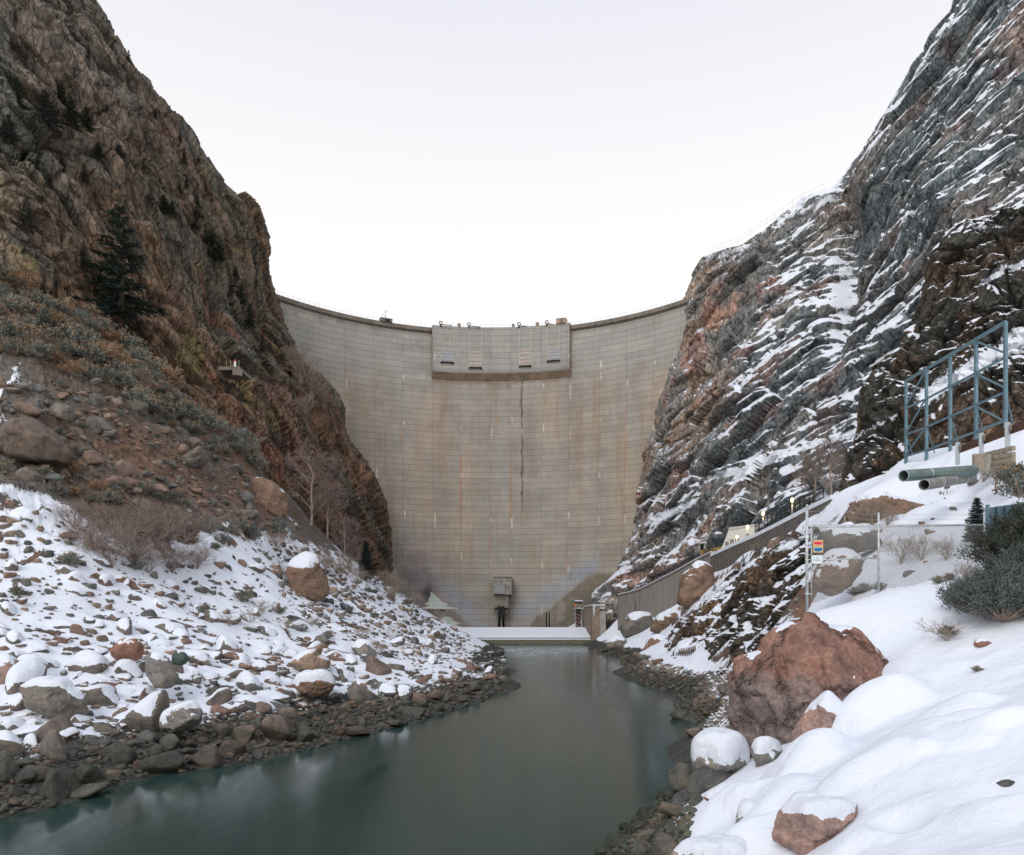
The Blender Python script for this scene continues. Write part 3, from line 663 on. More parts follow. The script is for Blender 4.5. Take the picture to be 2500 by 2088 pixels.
dam = tag(empty('arch_dam', (DX, DY + 90, 0)), 'tall curved concrete arch dam closing the canyon between the two rock walls', 'dam')
def damsheet(t0, t1, z0, z1, nt_, nz_, off=0):
    th = np.linspace(t0, t1, nt_); z = np.linspace(z0, z1, nz_); T, Z = np.meshgrid(th, z); return T, Z, dpt(T, Z, off)
T, Z, P = damsheet(th_of_u(560), th_of_u(1790), -3, ZC - 1.6, 640, 430)
def uv_of(P): return CX + F * P[..., 0] / P[..., 1], HV - F * (P[..., 2] - EYE) / P[..., 1]
def damcol(T, Z, P):
    U, V = uv_of(P); arc = T * 90; A = np.stack([arc, Z, 0 * Z], -1)
    c = np.array([.268, .262, .235]) + 0 * P
    warm = np.array([.31, .262, .205]); cool = np.array([.27, .28, .272]); brn = np.array([.20, .155, .115])
    mid = sstep(Z, 12, 35) * (1 - sstep(Z, 82, 98)); n1 = fbm(A / np.array([10, 26, 1]), 301, 4); n2 = fbm(A / np.array([2.2, 22, 1]), 302, 4)
    t = (mid * sstep(n1 + .6 * n2, -.35, .5) * .85)[..., None]; c = c * (1 - t) + warm * t
    t = (sstep(Z, 80, 96) * .7)[..., None]; c = c * (1 - t) + cool * t
    t = (sstep(n2, .15, .55) * .35 * mid)[..., None]; c = c * (1 - t) + brn * t
    t = (sstep(-n1, .1, .5) * .25)[..., None]; c = c * (1 - t) + np.array([.22, .215, .2]) * t
    def mixin(w_, colr):
        nonlocal c; w_ = np.clip(w_, 0, 1)[..., None]; c = c * (1 - w_) + np.array(colr) * w_
    r = np.random.default_rng(5)
    # pale lime streaks below the joint crossings, in rows
    for k, u in enumerate(JU):
        tj = JT[k]
        for v0, pr in ((868, .5), (930, .8), (1032, .85), (1150, .6), (1252, .8), (1358, .85), (1462, .5)):
            if r.random() > pr * .8: continue
            z0 = z_of_v(u, v0 + r.normal() * 9); L = r.uniform(1.2, 6.5); wd = r.uniform(.14, .36)
            mixin(np.exp(-((arc - tj * 90 - .4 + .0 * Z) / wd) ** 2) * sstep(z0 - Z, -.3, .2) * (1 - sstep(z0 - Z, L * .4, L)) * .85, (.58, .55, .48))
    # rust streaks
    for k in range(70):
        aj = (JT[r.integers(0, len(JT))] * 90 + r.normal() * .5) if r.random() < .55 else r.uniform(-58, 58)
        z0 = r.uniform(18, 96); L = r.uniform(2, 9); mixin(np.exp(-((arc - aj) / .22) ** 2) * sstep(z0 - Z, -.3, .2) * (1 - sstep(z0 - Z, L * .3, L)) * r.uniform(.35, .9), (.34, .17, .08))
    for u, v0, v1, s_ in ((1123, 1110, 1300, .75), (1245, 1120, 1300, .55), (1525, 950, 1220, .4), (1197, 930, 1500, .25), (1243, 1010, 1030, .8)):
        mixin(np.exp(-((arc - th_of_u(u) * 90 - .35) / .35) ** 2) * sstep(V, v0, v0 + 15) * (1 - sstep(V, v1 - 40, v1)) * s_, (.36, .17, .08))
    # wide soft damp columns
    for k in range(16):
        aj = r.uniform(-50, 45); z1 = r.uniform(85, 100); mixin(np.exp(-((arc - aj + .5 * n2) / r.uniform(1.5, 4)) ** 2) * sstep(z1 - Z, 0, 6) * (1 - sstep(z1 - Z, 25, 75)) * .22, (.17, .14, .11))
    # leak stripe from the third gate
    off_ = .35 * fbm(A / np.array([1e6, 2.5, 1]), 305, 3) + (Z < 60) * .0
    wl = .34 + .2 * fbm(A / np.array([1e6, 1.2, 1]), 306, 2)
    a0 = th_of_u(1272) * 90 + (93 - Z) * .012
    brk = 1 - np.exp(-((Z - 72.5) / 1.5) ** 2)
    mixin(np.exp(-((arc - a0 - off_) / wl) ** 4) * (1 - sstep(Z, 92, 94)) * sstep(Z, 43, 50) * brk * .88, (.05, .048, .045))
    # dark stain under the spillway block, carrying on its dark underside in colour
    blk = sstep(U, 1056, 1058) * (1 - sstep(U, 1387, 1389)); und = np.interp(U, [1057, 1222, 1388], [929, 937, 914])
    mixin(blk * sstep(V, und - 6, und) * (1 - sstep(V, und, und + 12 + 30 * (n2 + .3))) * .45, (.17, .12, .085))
    # lime curtain high on the left
    cu = np.exp(-((V - (775 + (U - 770) * .16) - 6 * n2) / 7.) ** 2) * sstep(U, 680, 700) * (1 - sstep(U, 900, 930)); mixin(cu * .4 * sstep(n2, -.2, .3), (.40, .37, .30))
    mixin(cu * .5 * sstep(-n2, 0, .3), (.14, .15, .15))
    # damp foot: purple and blue-grey where seepage runs, dark wedge on the right
    nn = fbm(A / 6, 307, 4)
    dl = V - (1330 + (U - 950) * .62); wleft = np.exp(-((U - 985 - (V - 1330) * .38 + 40 * nn) / 55.) ** 2) * sstep(V, 1290, 1360)
    mixin(wleft * .6, (.185, .155, .17))
    mixin(np.exp(-((U - 880) / 60.) ** 2) * sstep(V, 1150, 1300) * .45, (.15, .14, .14))
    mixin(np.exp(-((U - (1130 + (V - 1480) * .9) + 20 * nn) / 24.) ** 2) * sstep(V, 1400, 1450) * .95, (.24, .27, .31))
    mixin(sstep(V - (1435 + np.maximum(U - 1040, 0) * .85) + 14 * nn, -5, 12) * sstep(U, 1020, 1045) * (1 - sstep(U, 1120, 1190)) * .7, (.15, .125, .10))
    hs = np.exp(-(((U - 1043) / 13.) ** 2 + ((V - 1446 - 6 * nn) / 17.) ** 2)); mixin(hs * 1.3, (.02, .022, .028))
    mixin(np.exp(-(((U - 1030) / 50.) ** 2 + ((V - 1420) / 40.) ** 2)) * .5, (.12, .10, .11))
    edge = 1500 - (U - 1300) * .66
    mixin(np.exp(-((V - edge + 22 - 10 * nn) / 26.) ** 2) * sstep(U, 1230, 1290) * (1 - sstep(U, 1450, 1475)) * .95, (.25, .29, .33))
    hump = np.interp(U, [1290, 1310, 1340, 1370, 1410, 1440, 1460, 1500], [1535, 1505, 1488, 1462, 1425, 1402, 1398, 1400])
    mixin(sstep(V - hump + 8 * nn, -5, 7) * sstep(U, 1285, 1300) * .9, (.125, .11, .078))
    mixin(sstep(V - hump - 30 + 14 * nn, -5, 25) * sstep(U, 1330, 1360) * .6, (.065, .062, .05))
    bl_ = fbm(A / np.array([5, 3.5, 1]), 311, 4); mixin(sstep(bl_, .1, .5) * .35, (.21, .19, .165)); mixin(sstep(-bl_, .15, .5) * .30, (.34, .32, .285))
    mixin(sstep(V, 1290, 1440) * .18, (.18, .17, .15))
    return c * np.array([1.22, 1.165, 1.15])
def jcoord(T): return np.interp(T, np.concatenate([[JT[0] - .3], JT, [JT[-1] + .3]]), np.concatenate([[-4.0], np.arange(len(JT)), [len(JT) + 3.0]]))
def damattrs(me, T, Z, P):
    setcol(me, 'col', damcol(T, Z, P).reshape(-1, 3)); setflt(me, 'jx', jcoord(T)); setflt(me, 'lz', Z / LIFT); setflt(me, 'arc', T * 90)
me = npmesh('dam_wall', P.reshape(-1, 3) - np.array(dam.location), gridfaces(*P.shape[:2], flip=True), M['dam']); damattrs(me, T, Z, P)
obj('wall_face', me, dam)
# upstream side and road on the crest
th = np.linspace(th_of_u(560), th_of_u(1790), 160)
def archstrip(name, prof, mat, parent, tt=None, base=dam):
    """prof: list of (offset downstream, z); swept along the arch"""
    tt = th if tt is None else tt
    V = np.stack([dpt(tt, np.full_like(tt, p[1]), 0) * 0 + np.stack([DX + (90 - p[0]) * np.sin(tt), DY + (90 - p[0]) * np.cos(tt), np.full_like(tt, p[1])], -1) for p in prof], 0)
    nr, nc = V.shape[:2]; f = gridfaces(nr, nc, flip=False); i = np.arange(nr * nc).reshape(nr, nc)
    cl = np.stack([i[-1, :-1], i[-1, 1:], i[0, 1:], i[0, :-1]], -1)
    me = npmesh(name, V.reshape(-1, 3) - np.array(base.location), np.vstack([f, cl]), mat, False)
    caps = [list(i[:, 0]), list(i[::-1, -1])]
    bm = bmesh.new(); bm.from_mesh(me); bm.verts.ensure_lookup_table()
    for c_ in caps:
        try: bm.faces.new([bm.verts[k] for k in c_])
        except ValueError: pass
    bmesh.ops.recalc_face_normals(bm, faces=bm.faces); bm.to_mesh(me); bm.free()
    return obj(name, me, parent)
archstrip('crest_road', [(-4.5, -3), (-.05, -3), (-.05, ZC - 1.65), (-.6, ZC - .6), (-4.5, ZC - .6)], M['conc'], dam)
tl, tr = th_of_u(1057, ZC, 4), th_of_u(1388, ZC, 4)
for a_, b_ in ((th[0], tl - .001), (tr + .001, th[-1])):
    tt = np.linspace(a_, b_, 70)
    archstrip('parapet', [(.0, ZC - 1.75), (.9, ZC - 1.25), (1.0, ZC), (.7, ZC), (.6, ZC - .55), (-.5, ZC - .55), (-.5, ZC - 1.75)], M['concd'], dam, tt)
# spillway block with its four gates
OFF = 2.6; zb = z_of_v(1197, 908, OFF); zu = z_of_v(1197, 935)
tb = np.linspace(tl, tr, 180); zb2 = np.linspace(zb, ZC + .35, 50); T, Z = np.meshgrid(tb, zb2)
Pb = np.stack([DX + (90 - OFF) * np.sin(T), DY + (90 - OFF) * np.cos(T), Z], -1)
sp = None
cb_ = damcol(T, Z, Pb); dd = (np.abs(Z - (zb + .3)) < .5)[..., None]; cb_ = np.where(dd, cb_ * .75, cb_)
me = npmesh('spillway_block', Pb.reshape(-1, 3) - np.array(dam.location), gridfaces(*Pb.shape[:2], flip=True), M['dam'])
setcol(me, 'col', cb_.reshape(-1, 3)); setflt(me, 'jx', jcoord(T)); setflt(me, 'lz', Z / LIFT); setflt(me, 'arc', T * 90)
M['under'] = simple('brown_underside', (.30, .225, .165), .9, 0, .35, .4)  # brown tone given to the underside of the overhang
blk = obj('spillway_block', me, dam)
archstrip('overhang', [(-.5, zu), (OFF - .02, zb - .02), (OFF - .02, ZC + .34), (-.5, ZC + .34)], M['under'], dam, np.linspace(tl, tr, 60))
def gate(u0, u1, v0, v1, kind):
    off = OFF + .30; uc = (u0 + u1) / 2; t = th_of_u(uc, ZC - 8, OFF); Yc = DY + (90 - OFF) * math.cos(t)
    w_ = (u1 - u0) / F * Yc; z0 = EYE + (HV - v1) / F * Yc; z1 = EYE + (HV - v0) / F * Yc
    cpos = np.array([DX + (90 - OFF) * math.sin(t), Yc, 0]); mb = MB(); hh = (z1 - z0)
    loc = lambda dx, dn, z: cpos + dx * np.array([math.cos(t), -math.sin(t), 0]) - dn * np.array([math.sin(t), math.cos(t), 0]) + np.array([0, 0, z])
    mb.box(loc(0, .17, (z0 + z1) / 2), (w_, .30, hh), -t)
    r_ = obj('gate', npmesh('gate', np.concatenate(mb.v) - np.array(dam.location), [np.concatenate(mb.q)], M['gatep'] if kind else M['gateb'], False), dam)
    mb = MB()
    for k in range(4): mb.box(loc(0, .36, z0 + hh * (k + .5) / 4), (w_ * .98, .10, .12), -t)
    obj('gate_rib', npmesh('gate_rib', np.concatenate(mb.v) - np.array(dam.location), [np.concatenate(mb.q)], M['gated'], False), r_)
    mb = MB(); mb.box(loc(0, .36, z0 - .22), (w_ + .5, .7, .3), -t)
    for s_ in (-1, 1): mb.box(loc(s_ * (w_ / 2 + .02), .22, z0 - .55), (.3, .45, .5), -t)
    obj('gate_sill', npmesh('gate_sill', np.concatenate(mb.v) - np.array(dam.location), [np.concatenate(mb.q)], M['black'], False), r_)
    mb = MB()
    for s_ in (-1, 1): mb.box(loc(s_ * (w_ / 2 + .12), .12, (z0 + ZC) / 2), (.16, .2, ZC - z0), -t)
    obj('gate_rail', npmesh('gate_rail', np.concatenate(mb.v) - np.array(dam.location), [np.concatenate(mb.q)], M['concw'], False), r_)
    # hoist wheel on the crest above the gate
    mb = MB(); c0 = loc(-w_ / 2 - .3, .3, ZC + 1.2); ang = np.linspace(0, 2 * math.pi, 13)
    mb.tube([c0 + np.array([.55 * math.cos(x), 0, .55 * math.sin(x)]) for x in ang], .16, 5); mb.box(c0 - np.array([0, 0, .85]), (.6, .6, .8)); mb.bar(c0 - np.array([0, 0, .6]), c0 + np.array([w_, 0, -.95]), .22)
    obj('gate_hoist', npmesh('gate_hoist', np.concatenate(mb.v) - np.array(dam.location), [np.concatenate(mb.q)] + ([np.concatenate(mb.t)] if mb.t else []), M['rust'], False), r_)
M['gatep'] = simple('gate_pinkish_paint', (.40, .345, .315), .7, 0, 1.5, .3); M['gateb'] = simple('gate_bluegrey_paint', (.345, .345, .36), .7, 0, .7, .12); M['gated'] = simple('gate_rib_paint', (.32, .29, .28), .7, 0, 1, .2)
for q in ((1078, 1106, 854, 884, 0), (1147, 1175, 858, 897, 1), (1269, 1295, 853, 893, 1), (1337, 1365, 850, 880, 0)): gate(*q)
# outlet block low on the centre line
def pb(u0, u1, v0, v1, Y0, dep): # box given by its front rectangle
    a_ = at(u0, v1, Y0); b_ = at(u1, v0, Y0); c_ = (a_ + b_) / 2; c_[1] += dep / 2
    return c_ , (b_[0] - a_[0], dep, b_[2] - a_[2])
def part(name, boxes, mat, parent, offset=None):
    mb = MB(); off = np.array(parent.location) if offset is None else offset
    for c_, d_ in boxes: mb.box(c_ - off, d_)
    return mb.build(name, mat, parent)
oo = part('outlet_block', [pb(1204, 1249, 1408.5, 1452, 251.5, 8), pb(1205, 1242, 1452, 1484, 252.6, 7), pb(1203, 1250, 1407, 1409.5, 251.2, 8.4)], M['outl'] if 'outl' in M else M.setdefault('outl', simple('outlet_concrete', (.25, .24, .205), .9, 0, .9, .35, .03)), dam, np.array(dam.location))
obj_off = np.array(dam.location)
part('outlet_plate', [pb(1206, 1233, 1426, 1450, 250.9, .5)], simple('plate_grey', (.26, .27, .255), .7, .1, 1.2, .3), oo, obj_off)
part('gate_guide', [pb(1212 + 8 * k, 1214 + 8 * k, 1451, 1483, 252.1, .4) for k in range(4)], M['wood'], oo, obj_off)
part('outlet_opening', [pb(1206, 1241, 1484, 1497, 253.6, .4)], M['concd'], oo, obj_off)
for k in (0, 1):
    mb = MB(); a_ = at(1220 + 8 * k, 1480, 252.0); b_ = at(1218.5 + 11 * k, 1533, 252.0); mb.tube([a_ - obj_off, b_ - obj_off], .42, 8); mb.build('outlet_pipe', M['black'], oo, True)
for u in (1334, 1341):
    mb = MB(); a_ = at(u, 1495, 248); b_ = at(u, 1533, 248); mb.tube([a_ - obj_off, b_ - obj_off], .22, 6); mb.build('drain_pipe', M['black'], dam, True)
# things standing on the crest
def crestpt(u, off=0.0): t = th_of_u(u, ZC, off); return np.array([DX + (90 - off) * math.sin(t), DY + (90 - off) * math.cos(t), ZC]), t
def crestbox(name, u, w_, h_, mat, label, cat, d_=1.5):
    p, t = crestpt(u, 2.0 if 1057 < u < 1388 else 0.3)
    o = empty(name, tuple(p + np.array([0, 0, .30 if 1057 < u < 1388 else 0])), -t); mb = MB(); mb.box((0, 0, h_ / 2), (w_, d_, h_)); mb.build('housing', mat, o)
    mb = MB(); mb.box((0, 0, h_ + .06), (w_ + .2, d_ + .2, .12)); mb.build('roof', M['concd'], o)
    mb = MB(); mb.box((w_ * .1, -d_ / 2 - .03, h_ * .42), (w_ * .4, .06, h_ * .7)); mb.build('door', M['concd'] if mat != M['concd'] else M['black'], o)
    return tag(o, label, cat)
crestbox('crest_cabinet', 1121, .95, 1.0, M['conct'], 'small tan cabinet on the dam crest left of its centre', 'cabinet')
crestbox('crest_cabinet', 1253, .7, .9, M['galvd'], 'small blue-grey cabinet on the dam crest right of its centre', 'cabinet')
crestbox('crest_cabinet', 1312, .95, 1.0, M['conct'], 'small tan cabinet on the dam crest between the third and fourth spillway gates', 'cabinet')
crestbox('hoist_house', 1371, 3.3, 1.5, M['conct'], 'wide tan box at the right end of the spillway crest', 'hut', 2.5)
hh = crestbox('crest_platform', 942, 4.0, 1.0, M['concd'], 'low grey concrete platform on the left half of the dam crest', 'platform', 2.5)
p, t = crestpt(940, .3); mb = MB()
mb.tube([(0, 0, 0), (.05, 0, 3.3)], .05, 5); mb.build
o = empty('light_mast', tuple(p + np.array([0, 0, 1.1]))); 
mb = MB(); mb.tube([(0, 0, 0), (.05, 0, 3.0)], .05, 5); mb.tube([(0, 0, 1.4), (-.9, 0, 1.7)], .04, 4); mb.tube([(0, 0, 2.0), (.6, 0, 2.6)], .04, 4); mb.build('pole', M['rust'], o)
for q in ((-.9, 1.7), (.6, 2.6), (.05, 3.0), (.2, 1.0)):
    mb = MB(); mb.box((q[0], 0, q[1]), (.28, .25, .22)); mb.build('lamp_head', M['concd'], o)
tag(o, 'thin forked mast with small lamp heads above the platform on the dam crest', 'mast')
# thin railing along the crest
def railing(name, pts, h_, mat, label, rails=2, every=1, r_=.04, cat='railing', ref=None, bal=0):
    pts = [np.asarray(p, float) for p in pts]; o = empty(name, tuple(pts[0])); O = pts[0]
    for p in pts[::every]:
        mb = MB(); mb.tube([p - O, p - O + [0, 0, h_]], r_ * 1.2, 4); mb.build('post', mat, o)
    for k in range(rails):
        z = h_ * (1 - k / rails) ; mb = MB(); mb.tube([p - O + [0, 0, z] for p in pts], r_, 4); mb.build('rail', mat, o)
    if bal:
        mb = MB()
        for a_, b_ in zip(pts[:-1], pts[1:]):
            L = np.linalg.norm(b_ - a_); k = max(1, int(L / bal))
            for j in range(k):
                q = a_ + (b_ - a_) * j / k - O; mb.bar(q + [0, 0, .05], q + [0, 0, h_], .05)
        mb.build('balusters', mat, o)
    return tag(o, label, cat)
M['railg'] = simple('railing_pale', (.50, .49, .46), .6, .3)
for us, z_, o_, lb in ((np.linspace(600, 1052, 36), ZC, .8, 'thin pale railing on the left part of the dam crest'), (np.linspace(1060, 1386, 24), ZC + .34, 2.3, 'thin pale railing above the spillway block on the dam crest'),
                       (np.linspace(1393, 1700, 26), ZC, .8, 'thin pale railing on the right part of the dam crest')):
    pts = []
    for u in us:
        q, t = crestpt(u, o_); q[2] = z_; pts.append(q)
    railing('crest_railing', pts, 1.2, M['railg'], lb, 2, 1, .028)

# ------------------------------------------------------------------ weir across the stilling basin
we = tag(empty('weir', (5, 200, 0)), 'low concrete weir across the river with a wide snow covered crest', 'weir')
xs = np.array([-42, 21.4]); 
def prism(prof, x0, x1, name, mat, parent, off):
    n_ = len(prof); V = [[x, p[0], p[1]] for x in (x0, x1) for p in prof]; V = np.array(V, float) - off
    bm = bmesh.new(); vs = [bm.verts.new(v) for v in V]
    for i in range(n_): j = (i + 1) % n_; bm.faces.new([vs[i], vs[j], vs[n_ + j], vs[n_ + i]])
    bm.faces.new(vs[:n_][::-1]); bm.faces.new(vs[n_:]); bmesh.ops.recalc_face_normals(bm, faces=bm.faces)
    me = bpy.data.meshes.new(name); bm.to_mesh(me); bm.free(); me.materials.append(mat); return obj(name, me, parent)
wo = np.array([5, 200, 0.])
M['weirc'] = simple('weir_wet_concrete', (.135, .125, .085), .7, 0, 1.5, .35)
prism([(199.2, -2), (199.2, 1.12), (200.2, 1.16), (200.6, 1.5), (216, 3.9), (218, 3.9), (218, -2)], -42, 21.4, 'weir_body', M['weirc'], we, wo)
prism([(200.6, 1.5), (200.45, 1.72), (201.2, 2.0), (208, 3.0), (214.5, 4.02), (217.8, 4.2), (217.9, 3.9), (216, 3.88)], -41.9, 21.35, 'snow_apron', M['snow'], we, wo)
prism([(199.3, 1.13), (199.3, 1.38), (199.9, 1.42), (200.1, 1.17)], -41.9, 21.3, 'snow_lip', M['snow'], we, wo)
# right-hand pier and the walkway on it
pi = tag(empty('weir_pier', tuple(at(1457, 1574, 198))), 'upright brown concrete pier at the right end of the weir', 'pier'); po = np.array(pi.location)
m_ = simple('pier_stained_concrete', (.235, .175, .14), .88, 0, .5, .3, .03)
part('pier_wall', [pb(1445.5, 1465, 1480, 1585, 196.5, 22)], m_, pi, po)
part('coping', [pb(1444, 1478, 1477.5, 1480, 196.2, 22.6)], M['concw'], pi, po)
part('snow_patch', [pb(1447, 1476, 1476.2, 1477.6, 196.6, 20)], M['snow'], pi, po)
mb = MB(); q = at(1450.5, 1480, 196.3)
for k in range(9): mb.box(q + np.array([.12 * math.sin(k * 2), 0, -.3 * k]) - po, (.55 - .04 * k, .25, .32))
mb.build('icicle', M['snow'], pi, True)
bk = prism([(196.6, -1), (196.6, at(1, 1492, 197)[2]), (218, at(1, 1488, 218)[2]), (218, -1)], 22.9, 25.0, 'side_wall', M['conc'], pi, po)
mb = MB(); a_ = at(1424, 1487, 235); b_ = at(1447, 1482, 218)
mb.bar(np.array([a_[0], 235, 1]) - po, np.array([b_[0], 218.5, 1]) - po, 1.0, 1.0)
def wallseg(a_, b_, zb_, za, zb2_, th_, name, mat, parent, off, snow=None):
    a_ = np.array(a_[:2]); b_ = np.array(b_[:2]); d = b_ - a_; d /= np.linalg.norm(d); nrm = np.array([-d[1], d[0]]) * th_ / 2
    V = [[*(p + s * nrm), z] for p, zt in ((a_, za), (b_, zb2_)) for s, z in ((-1, zb_), (1, zb_), (1, zt), (-1, zt))]
    mb = MB(); mb.add(np.array(V) - off, [[0, 1, 5, 4], [1, 2, 6, 5], [2, 3, 7, 6], [3, 0, 4, 7], [3, 2, 1, 0], [4, 5, 6, 7]]); return mb.build(name, mat, parent)
wallseg(a_, b_, -1, a_[2], b_[2], .8, 'wing_wall', M['concd'], pi, po)
wallseg(a_, b_, a_[2], a_[2] + .3, b_[2] + .3, .9, 'snow_cap', M['snow'], pi, po)
for v in (1467, 1471, 1475):
    mb = MB(); mb.tube([at(1466, v - 1, 200) - po, at(1510, v, 193) - po], .05, 4); mb.build('handrail', M['railg'], pi)
for u in (1466, 1477, 1488, 1499, 1510):
    mb = MB(); mb.tube([at(u, 1466, 198) - po, at(u, 1481, 198) - po], .05, 4); mb.build('handrail_post', M['railg'], pi)
part('walkway', [pb(1465.3, 1510, 1480.5, 1483, 196, 3)], M['concd'], pi, po)
# gauge tower beside the pier
gt = tag(empty('gauge_tower', tuple(at(1411, 1530, 240))), 'narrow lattice tower with snowy roofed cabin and stairs at the right foot of the dam', 'tower'); go = np.array(gt.location)
part('tower_shaft', [pb(1407, 1418, 1486, 1535, 240, 1.6)], M['rust'], gt, go)
mb = MB()
for u in (1404, 1420):
    mb.tube([at(u, 1486, 239.5) - go, at(u, 1535, 239.5) - go], .12, 5)
for k in range(5):
    v = 1488 + 9 * k; mb.tube([at(1404, v, 239.4) - go, at(1420, v + 9, 239.4) - go], .07, 4)
mb.build('lattice', M['galv'], gt)
part('platform_deck', [pb(1402, 1422, 1484, 1487, 238.4, 3.2)], M['galv'], gt, go)
part('cabin', [pb(1406, 1421, 1471, 1484, 239, 2)], M['concd'], gt, go)
part('roof', [pb(1403, 1424, 1468.5, 1471, 238.5, 3)], M['black'], gt, go)
part('snow_cap', [pb(1404, 1423.5, 1465.5, 1468.6, 238.6, 2.8)], M['snow'], gt, go)
part('lifebuoy', [pb(1402.5, 1407, 1475, 1480, 238.0, .3)], M['orange'], gt, go)
mb = MB()
for k in range(7): mb.box(at(1422 + k * 1.5, 1486 + k * 1.7, 238.6) - go, (.3, 1.0, .08))
mb.tube([at(1421, 1478, 238) - go, at(1434, 1492, 238) - go], .06, 4); mb.tube([at(1421, 1486, 238) - go, at(1433, 1499, 238) - go], .07, 4)
mb.build('stair', M['galv'], gt)
# discharge: scalloped fan of white water and ice at the left foot
ic = tag(empty('frozen_spray', tuple(at(1070, 1500, 240))), 'white scalloped fan of frozen spray beside the black stain on the dam', 'ice'); io = np.array(ic.location)
M['ice'] = simple('pale_green_ice', (.50, .54, .49), .5, 0, 2.0, .25, .1)
def fan(top, bl_, br_, name, Y0, dp, rows, seed):
    ns, nt_ = 60, 46; s = np.linspace(0, 1, nt_)[:, None]; t = np.linspace(-1, 1, ns)[None, :]
    cu = top[0] + s * (((bl_[0] + br_[0]) / 2) - top[0]); hw = (3 + s ** 1.35 * ((br_[0] - bl_[0]) / 2 - 3)) * (1 + .22 * np.sin(s * 21 + seed) * s) ; Uu = cu + hw * t; Vv = top[1] + s ** .9 * (bl_[1] - top[1]) + 0 * t
    sc = (s * rows + .35 * np.abs(np.sin(t * 9 + seed + s * 14)) + .2 * np.sin(t * 23)) % 1.0
    Y = Y0 + dp * (1 - s) - dp * .6 * np.sqrt(np.clip(1 - t * t, 0, 1)) * (.3 + .7 * s) - .7 * sc
    P = np.stack([(Uu - CX) / F * Y, Y, EYE + (HV - Vv) / F * Y], -1)
    return obj(name, npmesh(name, P.reshape(-1, 3) - io, gridfaces(nt_, ns, flip=True), M['ice']), ic)
fan((1054, 1446), (1030, 1487), (1112, 1484), 'upper_fan', 236, 7, 8, 0); fan((1078, 1484), (1060, 1528), (1128, 1526), 'lower_fan', 233, 6, 7, 3)
# ------------------------------------------------------------------ road on the right bank: retaining wall, railing, stone wall, lamps, portal
WL = [(1508, 1452, 185), (1535, 1446, 178), (1560, 1439, 172), (1590, 1425, 165), (1620, 1409, 158), (1650, 1394, 151), (1680, 1377, 144), (1710, 1361, 138), (1735, 1349, 132)]
WP_ = [at(*p) for p in WL]
rw = tag(empty('retaining_wall', tuple(WP_[0] * [1, 1, 0])), 'tall curved concrete retaining wall carrying the road above the right bank', 'wall'); ro = np.array(rw.location)
def sweepwall(pts, bot, th_, name, mat, parent, off, top=0.0, push=0.0):
    mb = MB(); L = []
    for i, p in enumerate(pts):
        d = pts[min(i + 1, len(pts) - 1)] - pts[max(i - 1, 0)]; nrm = np.array([d[1], -d[0], 0]); nrm /= np.linalg.norm(nrm)
        b_ = bot(p) if callable(bot) else bot
        nrm = nrm if nrm[0] > 0 else -nrm                 # away from the river
        f_ = p - nrm * push
        L.append([f_ * [1, 1, 0] + [0, 0, b_], f_ + [0, 0, top], f_ + nrm * th_ + [0, 0, top], f_ * [1, 1, 0] + nrm * th_ + [0, 0, b_]])
    V = np.array(L).reshape(-1, 3) - off; n_ = len(pts)
    Q = [[i * 4 + k, i * 4 + (k + 1) % 4, i * 4 + 4 + (k + 1) % 4, i * 4 + 4 + k] for i in range(n_ - 1) for k in range(4)] + [[0, 3, 2, 1], [n_ * 4 - 4, n_ * 4 - 3, n_ * 4 - 2, n_ * 4 - 1]]
    mb.add(V, Q); o_ = mb.build(name, mat, parent)
    bm = bmesh.new(); bm.from_mesh(o_.data); bmesh.ops.recalc_face_normals(bm, faces=bm.faces); bm.to_mesh(o_.data); bm.free(); return o_
m, n, b = newmat('retaining_concrete'); g = N(n, 'ShaderNodeNewGeometry'); sp_ = N(n, 'ShaderNodeMapping'); sp_.inputs['Scale'].default_value = (1, 1, .15); n.links.new(g.outputs['Position'], sp_.inputs[0])
x = noise_node(n, .8, 7, .7, sp_.outputs[0]); c = ramp(n, x.outputs[0], [(.28, (.15, .115, .09)), (.45, (.255, .23, .20)), (.7, (.31, .285, .25))])
x2 = noise_node(n, 2.5, 5, .7, g.outputs['Position']); c = mixc(n, .5, c, ramp(n, x2.outputs[0], [(.3, (.7, .7, .7)), (.7, (1.25, 1.25, 1.25))]), 'MULTIPLY')
n.links.new(c, b.inputs['Base Color']); b.inputs['Roughness'].default_value = .9; M['retc'] = m
sweepwall(WP_, -1, .7, 'wall_face', M['retc'], rw, ro)
sweepwall([p + [0, 0, .02] for p in WP_], lambda p: p[2] - .35, .9, 'coping', M['concd'], rw, ro, 0, .12)
sweepwall([p + [0, 0, .2] for p in WP_], lambda p: p[2] - .18, .75, 'snow_cap', M['snow'], rw, ro, 0, .1)
mb = MB(); mb.bar(WP_[0] + [.9, -.8, 0.] - ro, WP_[0] * [1, 1, 0] + [.9, -.8, 1] - ro, .25); 
mb = MB(); q = (at(1556, 1469, 172.6)); mb.tube([q - [.6, .9, 0] - ro, q - [.6, .9, 4.2] - ro], .09, 5); mb.build('downpipe', M['rust'], rw)
RP = [p for i in range(len(WP_) - 1) for p in [WP_[i] + (WP_[i + 1] - WP_[i]) * k / 3 for k in range(3)]] + [WP_[-1]]
railing('road_railing', [p + [.3, 0, .05] for p in RP], 1.25, M['black'], 'black metal railing along the top of the curved retaining wall', 3, 1, .05, 'railing', bal=.45)
